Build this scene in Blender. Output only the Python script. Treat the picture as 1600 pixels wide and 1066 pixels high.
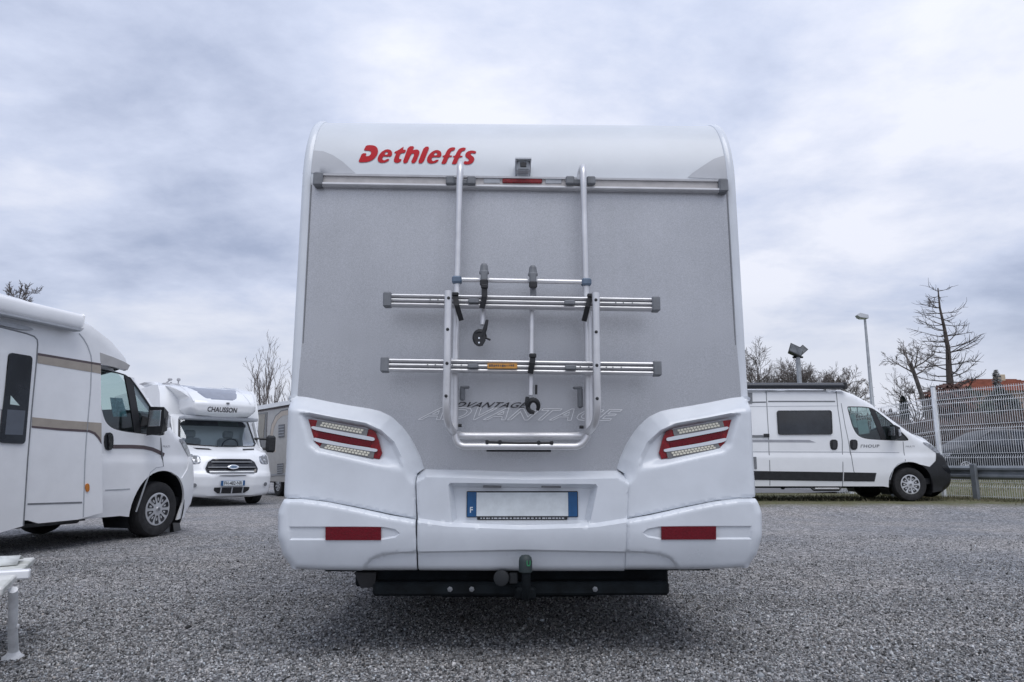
import bpy, bmesh, math, random
import numpy as np
from mathutils import Vector, Matrix
from mathutils.geometry import delaunay_2d_cdt, tessellate_polygon

for o in list(bpy.data.objects):
    bpy.data.objects.remove(o)
scene = bpy.context.scene
COL = scene.collection
R_ = math.radians
sin, cos, pi = math.sin, math.cos, math.pi

# ------------------------------------------------------------------ camera, sky, sun, exposure
CAM_H, PITCH, FPX = 0.9, R_(10.0), 1100.0
cd = bpy.data.cameras.new('camera')
cam = bpy.data.objects.new('camera', cd)
COL.objects.link(cam)
cam.location = (0, 0, CAM_H)
cam.rotation_euler = (R_(90) + PITCH, 0, 0)
cd.sensor_width = 36.0
cd.lens = 36.0 * FPX / 1600.0
cd.clip_start, cd.clip_end = 0.05, 3000
scene.camera = cam

SUN_EL, SUN_AZ = R_(64), R_(158)      # azimuth clockwise from +Y: the light comes from behind the camera
scene.view_settings.view_transform = 'Standard'
scene.view_settings.look = 'None'
scene.view_settings.gamma = 1.0
scene.view_settings.exposure = 0.0
scene.view_settings.use_curve_mapping = False

world = bpy.data.worlds.new('World')
scene.world = world
world.use_nodes = True
wn, wl = world.node_tree.nodes, world.node_tree.links
wn.clear()


def N(nodes, typ, **kw):
    n = nodes.new(typ)
    for k, v in kw.items():
        if k == 'inp':
            for kk, vv in v.items():
                n.inputs[kk].default_value = vv
        else:
            setattr(n, k, v)
    return n


def ramp(nodes, stops, interp='LINEAR'):
    n = nodes.new('ShaderNodeValToRGB')
    cr = n.color_ramp
    cr.interpolation = interp
    while len(cr.elements) < len(stops):
        cr.elements.new(0.5)
    for e, (p, c) in zip(cr.elements, stops):
        e.position = p
        e.color = (*c, 1) if len(c) == 3 else c
    return n


def build_sky():
    tc = N(wn, 'ShaderNodeTexCoord')
    sep = N(wn, 'ShaderNodeSeparateXYZ')
    wl.new(tc.outputs['Generated'], sep.inputs[0])
    zc = N(wn, 'ShaderNodeMath', operation='MAXIMUM', inp={1: 0.0})
    wl.new(sep.outputs['Z'], zc.inputs[0])
    za = N(wn, 'ShaderNodeMath', operation='ADD', inp={1: 0.22})
    wl.new(zc.outputs[0], za.inputs[0])
    dx = N(wn, 'ShaderNodeMath', operation='DIVIDE')
    dy = N(wn, 'ShaderNodeMath', operation='DIVIDE')
    wl.new(sep.outputs['X'], dx.inputs[0]); wl.new(za.outputs[0], dx.inputs[1])
    wl.new(sep.outputs['Y'], dy.inputs[0]); wl.new(za.outputs[0], dy.inputs[1])
    cb = N(wn, 'ShaderNodeCombineXYZ')
    wl.new(dx.outputs[0], cb.inputs[0]); wl.new(dy.outputs[0], cb.inputs[1])
    mp = N(wn, 'ShaderNodeMapping')
    mp.inputs['Location'].default_value = SKY_LOC
    mp.inputs['Rotation'].default_value = (0, 0, R_(8))
    mp.inputs['Scale'].default_value = (1.0, 1.15, 1.0)
    wl.new(cb.outputs[0], mp.inputs['Vector'])
    big = N(wn, 'ShaderNodeTexNoise', inp={'Scale': 0.42, 'Detail': 2.0, 'Roughness': 0.45})
    mid = N(wn, 'ShaderNodeTexNoise', inp={'Scale': 1.5, 'Detail': 8.0, 'Roughness': 0.57, 'Distortion': 0.15})
    fin = N(wn, 'ShaderNodeTexNoise', inp={'Scale': 5.0, 'Detail': 6.0, 'Roughness': 0.6, 'Distortion': 0.3})
    for n in (big, mid, fin):
        wl.new(mp.outputs[0], n.inputs['Vector'])
    m1 = N(wn, 'ShaderNodeMath', operation='MULTIPLY', inp={1: 0.62})
    m2 = N(wn, 'ShaderNodeMath', operation='MULTIPLY_ADD', inp={1: 0.48})
    m3 = N(wn, 'ShaderNodeMath', operation='MULTIPLY_ADD', inp={1: 0.10})
    wl.new(big.outputs[0], m1.inputs[0])
    wl.new(mid.outputs[0], m2.inputs[0]); wl.new(m1.outputs[0], m2.inputs[2])
    wl.new(fin.outputs[0], m3.inputs[0]); wl.new(m2.outputs[0], m3.inputs[2])
    cr = ramp(wn, [(0.42, (0.265, 0.325, 0.47)), (0.51, (0.405, 0.465, 0.63)), (0.605, (0.62, 0.68, 0.85)),
                   (0.70, (0.87, 0.895, 1.0))])
    wl.new(m3.outputs[0], cr.inputs[0])
    # thinner bright band of cloud low over the horizon, brighter zenith as under any overcast
    el = ramp(wn, [(0.0, (0.68, 0.72, 0.85)), (0.10, (0.77, 0.80, 0.90)), (0.20, (0.46, 0.525, 0.66))])
    wl.new(zc.outputs[0], el.inputs[0])
    ef = N(wn, 'ShaderNodeMapRange', inp={'From Min': 0.09, 'From Max': 0.23, 'To Min': 0.72, 'To Max': 0.0})
    wl.new(zc.outputs[0], ef.inputs['Value'])
    mx = N(wn, 'ShaderNodeMix', data_type='RGBA')
    wl.new(ef.outputs[0], mx.inputs['Factor'])
    wl.new(cr.outputs[0], mx.inputs['A']); wl.new(el.outputs[0], mx.inputs['B'])
    zf = N(wn, 'ShaderNodeMapRange', inp={'From Min': 0.1, 'From Max': 1.0, 'To Min': 0.97, 'To Max': 1.3})
    wl.new(zc.outputs[0], zf.inputs['Value'])
    bgc = N(wn, 'ShaderNodeBackground')
    wl.new(mx.outputs['Result'], bgc.inputs['Color'])
    wl.new(zf.outputs[0], bgc.inputs['Strength'])
    sky = N(wn, 'ShaderNodeTexSky')
    sky.sky_type = 'NISHITA'
    sky.sun_disc = False
    sky.sun_elevation = SUN_EL
    sky.sun_rotation = SUN_AZ
    bgs = N(wn, 'ShaderNodeBackground', inp={'Strength': 0.1})
    wl.new(sky.outputs[0], bgs.inputs['Color'])
    mix = N(wn, 'ShaderNodeMixShader', inp={0: 0.94})
    wl.new(bgs.outputs[0], mix.inputs[1]); wl.new(bgc.outputs[0], mix.inputs[2])
    out = N(wn, 'ShaderNodeOutputWorld')
    wl.new(mix.outputs[0], out.inputs['Surface'])


SKY_LOC = (2.9, -4.0, 0.0)
build_sky()

sl = bpy.data.lights.new('sun', 'SUN')
sl.energy, sl.angle, sl.color = 1.45, R_(42), (1.0, 0.975, 0.95)
sun = bpy.data.objects.new('sun', sl)
COL.objects.link(sun)
sd = Vector((sin(SUN_AZ) * cos(SUN_EL), cos(SUN_AZ) * cos(SUN_EL), sin(SUN_EL)))   # towards the sun
sun.rotation_euler = sd.to_track_quat('Z', 'Y').to_euler()
sun.location = (0, 0, 30)

# ------------------------------------------------------------------ materials
MATS = {}


def mat(name, col, rough=0.5, metal=0.0, var=0.06, scale=6.0, coat=0.0, bump=0.0, bscale=80.0, spec=0.5, col2=None, flake=0.0):
    """procedural material: noise-varied base colour and roughness, optional fine bump"""
    if name in MATS:
        return MATS[name]
    m = bpy.data.materials.new(name)
    m.use_nodes = True
    nt = m.node_tree
    n, l = nt.nodes, nt.links
    b = n['Principled BSDF']
    b.inputs['Metallic'].default_value = metal
    b.inputs['Coat Weight'].default_value = coat
    b.inputs['Coat Roughness'].default_value = 0.06
    b.inputs['Specular IOR Level'].default_value = spec
    tc = N(n, 'ShaderNodeTexCoord')
    nz = N(n, 'ShaderNodeTexNoise', inp={'Scale': scale, 'Detail': 5.0, 'Roughness': 0.6})
    l.new(tc.outputs['Object'], nz.inputs['Vector'])
    c2 = col2 if col2 else tuple(max(0, c * (1 - 2.2 * var)) for c in col)
    cr = ramp(n, [(0.36, c2), (0.62, col)])
    l.new(nz.outputs[0], cr.inputs[0])
    if flake:
        nf = N(n, 'ShaderNodeTexNoise', inp={'Scale': 330.0, 'Detail': 2.0, 'Roughness': 0.7})
        l.new(tc.outputs['Object'], nf.inputs['Vector'])
        fr = ramp(n, [(0.3, (1 - flake,) * 3), (0.7, (1 + flake,) * 3)])
        l.new(nf.outputs[0], fr.inputs[0])
        fm = N(n, 'ShaderNodeMix', data_type='RGBA', blend_type='MULTIPLY', inp={'Factor': 1.0})
        l.new(cr.outputs[0], fm.inputs['A']); l.new(fr.outputs[0], fm.inputs['B'])
        # faint vertical rain streaks and dust
        mp = N(n, 'ShaderNodeMapping')
        mp.inputs['Scale'].default_value = (16.0, 16.0, 0.55)
        l.new(tc.outputs['Object'], mp.inputs['Vector'])
        ns = N(n, 'ShaderNodeTexNoise', inp={'Scale': 1.0, 'Detail': 4.0, 'Roughness': 0.6})
        l.new(mp.outputs[0], ns.inputs['Vector'])
        sr = ramp(n, [(0.30, (0.975, 0.975, 0.97)), (0.60, (1.0, 1.0, 1.0))])
        l.new(ns.outputs[0], sr.inputs[0])
        sm = N(n, 'ShaderNodeMix', data_type='RGBA', blend_type='MULTIPLY', inp={'Factor': 1.0})
        l.new(fm.outputs['Result'], sm.inputs['A']); l.new(sr.outputs[0], sm.inputs['B'])
        l.new(sm.outputs['Result'], b.inputs['Base Color'])
    else:
        l.new(cr.outputs[0], b.inputs['Base Color'])
    rr = N(n, 'ShaderNodeMapRange', inp={'To Min': max(0.02, rough - 0.08), 'To Max': min(1, rough + 0.08)})
    l.new(nz.outputs[0], rr.inputs['Value'])
    l.new(rr.outputs[0], b.inputs['Roughness'])
    if bump > 0:
        n2 = N(n, 'ShaderNodeTexNoise', inp={'Scale': bscale, 'Detail': 4.0})
        l.new(tc.outputs['Object'], n2.inputs['Vector'])
        bp = N(n, 'ShaderNodeBump', inp={'Strength': bump, 'Distance': 0.01})
        l.new(n2.outputs[0], bp.inputs['Height'])
        l.new(bp.outputs[0], b.inputs['Normal'])
    MATS[name] = m
    return m


def glass_mat(name, tint=(0.7, 0.8, 0.78), refl=1.0):
    if name in MATS:
        return MATS[name]
    m = bpy.data.materials.new(name)
    m.use_nodes = True
    n, l = m.node_tree.nodes, m.node_tree.links
    n.clear()
    out = N(n, 'ShaderNodeOutputMaterial')
    tr = N(n, 'ShaderNodeBsdfTransparent', inp={'Color': (*tint, 1)})
    gl = N(n, 'ShaderNodeBsdfGlossy', inp={'Roughness': 0.03, 'Color': (0.9, 0.95, 1.0, 1)})
    fr = N(n, 'ShaderNodeFresnel', inp={'IOR': 1.55})
    tc = N(n, 'ShaderNodeTexCoord')
    nz = N(n, 'ShaderNodeTexNoise', inp={'Scale': 3.0, 'Detail': 3.0})
    l.new(tc.outputs['Object'], nz.inputs['Vector'])
    mr = N(n, 'ShaderNodeMapRange', inp={'To Min': 1.0 * refl, 'To Max': 1.35 * refl})
    l.new(nz.outputs[0], mr.inputs['Value'])
    mu = N(n, 'ShaderNodeMath', operation='MULTIPLY')
    l.new(fr.outputs[0], mu.inputs[0]); l.new(mr.outputs[0], mu.inputs[1])
    mx = N(n, 'ShaderNodeMixShader')
    l.new(mu.outputs[0], mx.inputs[0]); l.new(tr.outputs[0], mx.inputs[1]); l.new(gl.outputs[0], mx.inputs[2])
    l.new(mx.outputs[0], out.inputs['Surface'])
    MATS[name] = m
    return m


WHITE = mat('white_gelcoat', (0.63, 0.66, 0.69), 0.42, var=0.035, scale=2.2, coat=0.06)
BUMPW = mat('white_bumper_plastic', (0.665, 0.70, 0.745), 0.30, var=0.05, scale=3.0, coat=0.3)
VANW = mat('white_van_paint', (0.80, 0.815, 0.83), 0.24, var=0.03, scale=1.5, coat=0.5)
CAMW = mat('white_camper_panel', (0.83, 0.84, 0.855), 0.33, var=0.05, scale=1.3, coat=0.3)
SILVER = mat('silver_rear_panel', (0.44, 0.45, 0.475), 0.40, metal=0.6, var=0.05, scale=1.6, coat=0.15, bump=0.05, bscale=900, flake=0.22)
DECALG = mat('grey_decal', (0.46, 0.475, 0.50), 0.45, var=0.03)
ALU = mat('anodised_aluminium', (0.70, 0.70, 0.71), 0.36, metal=0.6, var=0.06, scale=9)
ALUB = mat('brushed_beige_insert', (0.52, 0.50, 0.49), 0.55, var=0.08, scale=12)
GREYP = mat('grey_plastic', (0.19, 0.20, 0.215), 0.5, var=0.1, scale=20)
LGREYP = mat('light_grey_plastic', (0.42, 0.44, 0.47), 0.5, var=0.06, scale=20)
BLUEG = mat('blue_grey_plastic', (0.12, 0.17, 0.24), 0.5, var=0.1, scale=20)
BLACKP = mat('black_plastic', (0.016, 0.017, 0.02), 0.5, var=0.2, scale=15, bump=0.1, bscale=300)
BLACKG = mat('gloss_black', (0.012, 0.013, 0.016), 0.14, var=0.1, coat=0.3)
RUBBER = mat('tyre_rubber', (0.022, 0.022, 0.024), 0.8, var=0.25, scale=14, bump=0.2, bscale=60)
DARKM = mat('dark_painted_steel', (0.010, 0.014, 0.017), 0.7, spec=0.15, var=0.3, scale=10, bump=0.15, bscale=120)
GALV = mat('galvanised_steel', (0.42, 0.44, 0.46), 0.5, metal=0.5, var=0.12, scale=8)
WIREM = mat('galvanised_wire', (0.84, 0.86, 0.88), 0.5, metal=0.0, var=0.08, scale=5)
RED = mat('red_lettering', (0.46, 0.012, 0.020), 0.6, var=0.05, spec=0.2)
REDL = mat('red_lens', (0.26, 0.004, 0.010), 0.15, var=0.2, scale=60, coat=0.25, bump=0.25, bscale=500, spec=0.3)
REDR = mat('red_reflector', (0.15, 0.002, 0.010), 0.3, var=0.14, scale=160, coat=0.1, bump=0.4, bscale=260, spec=0.25)
LEDC = mat('led_cells', (0.80, 0.77, 0.64), 0.2, var=0.12, scale=300, coat=0.4)
LEDH = mat('led_housing', (0.20, 0.20, 0.20), 0.3, var=0.1, scale=60, coat=0.3)
ORANGE = mat('orange_sticker', (0.62, 0.30, 0.06), 0.5, var=0.1, scale=40)
AMBER = mat('amber_marker', (0.62, 0.22, 0.04), 0.25, var=0.1)
BLUE = mat('plate_blue', (0.012, 0.085, 0.22), 0.35, var=0.08, scale=30)
PLATEW = mat('plate_white', (0.62, 0.66, 0.68), 0.4, var=0.05, scale=25)
BLACKT = mat('black_lettering', (0.02, 0.02, 0.026), 0.5)
OUTLN = mat('white_outline_lettering', (0.80, 0.81, 0.83), 0.45)
GREENM = mat('green_mark', (0.03, 0.22, 0.09), 0.5)
CAPM = mat('tow_cap_rubber', (0.028, 0.045, 0.047), 0.6, var=0.2)
ALLOY = mat('silver_wheel_trim', (0.62, 0.63, 0.65), 0.3, metal=0.55, var=0.05, scale=10)
TAN = mat('tan_stripe', (0.38, 0.335, 0.285), 0.5, var=0.06, scale=8)
BROWN = mat('dark_brown_stripe', (0.10, 0.072, 0.078), 0.5, var=0.1)
SKYLT = mat('tinted_skylight', (0.22, 0.24, 0.29), 0.2, var=0.06, coat=0.4)
TINT = mat('tinted_acrylic_window', (0.022, 0.026, 0.032), 0.12, var=0.3, scale=2.0, coat=0.25)
CHROME = mat('chrome', (0.75, 0.76, 0.78), 0.15, metal=0.9, var=0.03)
LENS = mat('headlamp_lens', (0.50, 0.52, 0.56), 0.12, metal=0.35, var=0.35, scale=16, coat=0.8)
SEATM = mat('seat_fabric', (0.10, 0.10, 0.11), 0.9, var=0.15)
SEATL = mat('pale_seat_fabric', (0.42, 0.43, 0.45), 0.9, var=0.1)
PAPER = mat('notice_paper', (0.60, 0.74, 0.72), 0.7, var=0.08, scale=10)
PAPERB = mat('notice_print', (0.40, 0.66, 0.70), 0.7, var=0.2, scale=30)
GLASS = glass_mat('cab_glass')
GLASSD = glass_mat('windscreen_glass', (0.80, 0.88, 0.90), 2.2)
BENCHW = mat('weathered_white_wood', (0.68, 0.68, 0.65), 0.6, var=0.14, scale=9, bump=0.2, bscale=40, col2=(0.46, 0.47, 0.42))
BENCHL = mat('white_painted_iron', (0.82, 0.83, 0.84), 0.5, var=0.1, scale=14, bump=0.15)
CLOTH = mat('white_sheet', (0.66, 0.68, 0.66), 0.8, var=0.15, scale=12)
CARG = mat('dark_car_paint', (0.016, 0.018, 0.023), 0.4, var=0.1, coat=0.0, spec=0.25)
CARR = mat('silver_roof_paint', (0.45, 0.47, 0.50), 0.25, var=0.04, coat=0.5)
BARK = mat('grey_bark', (0.13, 0.115, 0.11), 0.9, var=0.25, scale=4, bump=0.4, bscale=10)
BARKB = mat('brown_bark', (0.10, 0.082, 0.075), 0.9, var=0.25, scale=4, bump=0.4, bscale=10)
TWIG = mat('bare_twigs', (0.19, 0.165, 0.155), 0.9, var=0.2, scale=3)
TWIGR = mat('reddish_twigs', (0.15, 0.085, 0.072), 0.9, var=0.25, scale=2)
CONIF = mat('dark_conifer_leaves', (0.025, 0.04, 0.035), 0.8, var=0.3, scale=3)
SHRUBM = mat('dull_green_leaves', (0.06, 0.085, 0.06), 0.8, var=0.3, scale=3)
TILE = mat('red_clay_tiles', (0.30, 0.10, 0.06), 0.8, var=0.15, scale=1.5, bump=0.5, bscale=3)
RENDERW = mat('rendered_house_wall', (0.42, 0.30, 0.25), 0.9, var=0.1, scale=1)
PANE = mat('house_window_pane', (0.05, 0.06, 0.075), 0.15, var=0.1)
BLADE = mat('grass_blades', (0.10, 0.11, 0.05), 0.8, var=0.35, scale=1.2, col2=(0.19, 0.165, 0.10))

# ------------------------------------------------------------------ object helpers


def link_mesh(name, verts, faces, material, parent=None, angle=35, loc=None):
    me = bpy.data.meshes.new(name)
    me.from_pydata([tuple(map(float, v)) for v in verts], [], faces)
    me.materials.append(material)
    if angle:
        me.shade_smooth()
        me.set_sharp_from_angle(angle=R_(angle))
    o = bpy.data.objects.new(name, me)
    COL.objects.link(o)
    if parent is not None:
        o.parent = parent
    if loc is not None:
        o.location = loc
    return o


def tag(o, label=None, cat=None, group=None, kind=None):
    if label:
        o['label'] = label
    if cat:
        o['category'] = cat
    if group:
        o['group'] = group
    if kind:
        o['kind'] = kind
    return o


def empty(name, label, cat, loc=(0, 0, 0), yaw=0.0, group=None):
    o = bpy.data.objects.new(name, None)
    COL.objects.link(o)
    o.location = loc
    o.rotation_euler = (0, 0, yaw)
    return tag(o, label, cat, group)


class MB:
    def __init__(s):
        s.v, s.f = [], []

    def add(s, vs, fs):
        b = len(s.v)
        s.v += [tuple(p) for p in vs]
        s.f += [tuple(i + b for i in f) for f in fs]
        return s

    def hull(s, pts):
        bm = bmesh.new()
        for p in pts:
            bm.verts.new(p)
        r = bmesh.ops.convex_hull(bm, input=bm.verts)
        loose = [e for e in r['geom_interior'] if isinstance(e, bmesh.types.BMVert)]
        bmesh.ops.delete(bm, geom=loose, context='VERTS')
        bm.verts.index_update()
        s.add([v.co.copy() for v in bm.verts], [[v.index for v in f.verts] for f in bm.faces])
        bm.free()
        return s

    def box(s, c, d, b=0.0, rot=None):
        hx, hy, hz = d[0] / 2, d[1] / 2, d[2] / 2
        c = Vector(c)
        M = rot.to_3x3() if rot is not None else Matrix.Identity(3)
        if b <= 0:
            vs = [(x, y, z) for x in (-hx, hx) for y in (-hy, hy) for z in (-hz, hz)]
            fs = [(0, 1, 3, 2), (4, 6, 7, 5), (0, 4, 5, 1), (2, 3, 7, 6), (0, 2, 6, 4), (1, 5, 7, 3)]
            return s.add([c + M @ Vector(v) for v in vs], fs)
        b = min(b, hx * 0.98, hy * 0.98, hz * 0.98)
        pts = []
        for sx in (-1, 1):
            for sy in (-1, 1):
                for sz in (-1, 1):
                    pts += [(sx * hx, sy * (hy - b), sz * (hz - b)), (sx * (hx - b), sy * hy, sz * (hz - b)),
                            (sx * (hx - b), sy * (hy - b), sz * hz)]
        return s.hull([c + M @ Vector(p) for p in pts])

    def tube(s, path, r, n=10, caps=True):
        P = [Vector(p) for p in path]
        if not hasattr(r, '__len__'):
            r = [r] * len(P)
        T = []
        for i in range(len(P)):
            a = P[max(i - 1, 0)]
            b = P[min(i + 1, len(P) - 1)]
            t = (b - a)
            T.append(t.normalized() if t.length > 1e-9 else Vector((0, 0, 1)))
        u = T[0].orthogonal().normalized()
        vs = []
        for i, p in enumerate(P):
            u = (u - T[i] * u.dot(T[i])).normalized()
            w = T[i].cross(u)
            for k in range(n):
                a = 2 * pi * k / n
                vs.append(p + (u * cos(a) + w * sin(a)) * r[i])
        fs = []
        for i in range(len(P) - 1):
            for k in range(n):
                k2 = (k + 1) % n
                fs.append((i * n + k, i * n + k2, (i + 1) * n + k2, (i + 1) * n + k))
        if caps:
            fs.append(tuple(range(n - 1, -1, -1)))
            fs.append(tuple((len(P) - 1) * n + k for k in range(n)))
        return s.add(vs, fs)

    def lathe(s, o, axis, prof, n=32):
        """prof: (radius, distance along axis)"""
        o, ax = Vector(o), Vector(axis).normalized()
        u = ax.orthogonal().normalized()
        w = ax.cross(u)
        vs, fs = [], []
        for (r, h) in prof:
            for k in range(n):
                a = 2 * pi * k / n
                vs.append(o + ax * h + (u * cos(a) + w * sin(a)) * max(r, 1e-4))
        for i in range(len(prof) - 1):
            for k in range(n):
                k2 = (k + 1) % n
                fs.append((i * n + k, i * n + k2, (i + 1) * n + k2, (i + 1) * n + k))
        return s.add(vs, fs)

    def prism(s, poly, place, w0, w1, holes=()):
        """polygon (u,v) between depths w0 and w1; place(u,v,w)->xyz"""
        loops = [list(poly)] + [list(h) for h in holes]
        tri = tessellate_polygon([[Vector((p[0], p[1], 0)) for p in lp] for lp in loops])
        flat = [p for lp in loops for p in lp]
        n = len(flat)
        vs = [place(p[0], p[1], w0) for p in flat] + [place(p[0], p[1], w1) for p in flat]
        fs = [tuple(t) for t in tri] + [tuple(i + n for i in reversed(t)) for t in tri]
        b = 0
        for lp in loops:
            m = len(lp)
            for i in range(m):
                j = (i + 1) % m
                fs.append((b + i, b + j, b + j + n, b + i + n))
            b += m
        return s.add(vs, fs)

    def sweep(s, prof, p0, p1, up=(0, 0, 1)):
        """closed profile (a,b): a along side vector, b along up, swept straight from p0 to p1"""
        p0, p1 = Vector(p0), Vector(p1)
        t = (p1 - p0).normalized()
        up = Vector(up)
        up = (up - t * up.dot(t)).normalized()
        sd_ = t.cross(up)
        n = len(prof)
        vs = [p + sd_ * a + up * b for p in (p0, p1) for (a, b) in prof]
        fs = [(i, (i + 1) % n, (i + 1) % n + n, i + n) for i in range(n)]
        fs += [tuple(range(n - 1, -1, -1)), tuple(range(n, 2 * n))]
        return s.add(vs, fs)

    def obj(s, name, material, parent=None, angle=35):
        return link_mesh(name, s.v, s.f, material, parent, angle)


def face_y(u, v, w):
    return (u, w, v)


def ray(px, py):
    r, u = (px - 800.0) / FPX, (533.0 - py) / FPX
    return Vector((r, cos(PITCH) - sin(PITCH) * u, sin(PITCH) + cos(PITCH) * u))


EYE = Vector((0, 0, CAM_H))


class Frame:
    """a thing's own axes: X along its visible face, Y away from it, Z up; measures positions off the photograph"""

    def __init__(s, o, yaw):
        s.o, s.yaw = Vector(o), yaw
        s.M = Matrix.Translation(s.o) @ Matrix.Rotation(yaw, 4, 'Z')
        s.I = s.M.inverted()
        s.e = s.I @ EYE

    def at(s, px, py, Y=0.0):
        d = s.I.to_3x3() @ ray(px, py)
        return s.e + d * ((Y - s.e.y) / d.y)

    def uv(s, pts, Y=0.0):
        out = []
        for p in pts:
            q = s.at(p[0], p[1], p[2] if len(p) > 2 else Y)
            out.append((q.x, q.z))
        return np.array(out)

    def on(s, px, py, fn):
        """point where the line of sight meets the surface Y = fn(x, z)"""
        d = s.I.to_3x3() @ ray(px, py)
        lo = (-1.5 - s.e.y) / d.y
        hi = (4.0 - s.e.y) / d.y
        g = lambda t: (s.e + d * t).y - fn((s.e + d * t).x, (s.e + d * t).z)
        K = 120
        a = lo
        ga = g(a)
        for i in range(1, K + 1):
            b = lo + (hi - lo) * i / K
            gb = g(b)
            if ga < 0 <= gb:
                for _ in range(30):
                    m = (a + b) / 2
                    if g(m) < 0:
                        a = m
                    else:
                        b = m
                break
            a, ga = b, gb
        return s.e + d * a

    def uvs(s, pts, fn):
        return np.array([(q.x, q.z) for q in (s.on(p[0], p[1], fn) for p in pts)])


def ss(a, b, x):
    t = np.clip((np.asarray(x, float) - a) / (b - a), 0, 1)
    return t * t * (3 - 2 * t)


def chaikin(p, it=1, closed=True):
    p = np.asarray(p, float)
    for _ in range(it):
        q = []
        n = len(p)
        rng = range(n) if closed else range(n - 1)
        if not closed:
            q.append(p[0])
        for i in rng:
            a, b = p[i], p[(i + 1) % n]
            q += [a * 0.75 + b * 0.25, a * 0.25 + b * 0.75]
        if not closed:
            q.append(p[-1])
        p = np.array(q)
    return p


def resample(p, sp, closed=True):
    p = np.asarray(p, float)
    out = []
    n = len(p)
    for i in range(n if closed else n - 1):
        a, b = p[i], p[(i + 1) % n]
        k = max(1, int(round(np.linalg.norm(b - a) / sp)))
        for j in range(k):
            out.append(a + (b - a) * j / k)
    if not closed:
        out.append(p[-1])
    return np.array(out)


def pdist(P, line, closed=False):
    """distance of points to a polyline"""
    L = np.asarray(line, float)
    if closed:
        L = np.vstack([L, L[:1]])
    best = np.full(len(P), 1e9)
    for a, b in zip(L[:-1], L[1:]):
        ab = b - a
        d2 = ab @ ab
        if d2 < 1e-14:
            continue
        t = np.clip(((P - a) @ ab) / d2, 0, 1)
        q = a + t[:, None] * ab
        best = np.minimum(best, np.hypot(*(P - q).T))
    return best


def inside(P, poly):
    poly = np.asarray(poly, float)
    c = np.zeros(len(P), bool)
    n = len(poly)
    x, y = P[:, 0], P[:, 1]
    for i in range(n):
        x1, y1 = poly[i]
        x2, y2 = poly[(i + 1) % n]
        if y1 == y2:
            continue
        k = ((y1 > y) != (y2 > y)) & (x < (x2 - x1) * (y - y1) / (y2 - y1) + x1)
        c ^= k
    return c


def sdist(P, poly):
    d = pdist(P, poly, True)
    return np.where(inside(P, poly), d, -d)


def offset_line(line, d):
    """polyline moved sideways by d (left of its direction for d > 0)"""
    L = np.asarray(line, float)
    t = np.gradient(L, axis=0)
    t /= np.maximum(np.linalg.norm(t, axis=1), 1e-9)[:, None]
    return L + d * np.c_[-t[:, 1], t[:, 0]]


def cdt(outline, sp, holes=(), creases=()):
    """dense triangulation of an outline with holes and crease lines"""
    loops = [resample(outline, sp)] + [resample(h, sp) for h in holes]
    pts, edges, ids = [], [], []
    for lp in loops:
        b = len(pts)
        pts += [tuple(p) for p in lp]
        edges += [(b + i, b + (i + 1) % len(lp)) for i in range(len(lp))]
    o = loops[0]
    lines = []
    for c in creases:
        c = resample(c, sp, False)
        c = c[inside(c, o) & (pdist(c, o, True) > sp * 0.3)]
        if len(c) < 2:
            continue
        lines.append(c)
        b = len(pts)
        pts += [tuple(p) for p in c]
        edges += [(b + i, b + i + 1) for i in range(len(c) - 1) if np.linalg.norm(c[i + 1] - c[i]) < sp * 1.9]
    gx = np.arange(o[:, 0].min() + sp * 0.5, o[:, 0].max(), sp)
    gy = np.arange(o[:, 1].min() + sp * 0.5, o[:, 1].max(), sp * 0.87)
    G = np.array([(x + (0.5 * sp if j % 2 else 0), y) for j, y in enumerate(gy) for x in gx])
    if len(G):
        k = inside(G, o)
        for lp in loops:
            k &= pdist(G, lp, True) > sp * 0.55
        for h in loops[1:]:
            k &= ~inside(G, h)
        for c in lines:
            k &= pdist(G, c) > sp * 0.5
        pts += [tuple(p) for p in G[k]]
    r = delaunay_2d_cdt([Vector(p) for p in pts], edges, [], 0, 1e-6)
    V = np.array([tuple(v) for v in r[0]])
    F = np.array([f for f in r[2] if len(f) == 3])
    C = V[F].mean(1)
    k = inside(C, loops[0])
    for h in loops[1:]:
        k &= ~inside(C, h)
    return V, F[k]


def moulded(name, outline, fn, sp, material, parent, holes=(), skirt=0.05, mirror=None, angle=50, place=face_y, creases=()):
    """a moulded sheet: the outline in the face plane, Y given by fn(P, d) with d the distance to its edge; edges turned back by skirt"""
    V, F = cdt(outline, sp, holes, creases)
    d = pdist(V, outline, True)
    W = fn(V, d)
    vs = [place(p[0], p[1], w) for p, w in zip(V, W)]
    fs = [tuple(int(i) for i in f) for f in F]
    if skirt:
        cnt = {}
        for f in fs:
            for a, b in ((f[0], f[1]), (f[1], f[2]), (f[2], f[0])):
                key = (min(a, b), max(a, b))
                cnt[key] = (cnt.get(key, (0,))[0] + 1, a, b)
        m = {}

        def back(i):
            if i not in m:
                m[i] = len(vs)
                sk = skirt(V[i]) if callable(skirt) else skirt
                vs.append(place(V[i][0], V[i][1], W[i] + sk))
            return m[i]
        for key, (c, a, b) in cnt.items():
            if c == 1:
                fs.append((b, a, back(a), back(b)))
    if mirror == 'x':
        vs = [(-x, y, z) for x, y, z in vs]
        fs = [f[::-1] for f in fs]
    elif mirror == 'y':
        vs = [(x, -y, z) for x, y, z in vs]
        fs = [f[::-1] for f in fs]
    return link_mesh(name, vs, fs, material, parent, angle)


def roll(d, r, depth=None):
    """how far a rounded edge of radius r has fallen back at distance d from the edge"""
    depth = depth if depth else r
    t = np.clip(1 - np.asarray(d, float) / r, 0, 1)
    return depth * (1 - np.sqrt(np.clip(1 - t * t, 0, 1)))


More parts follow.
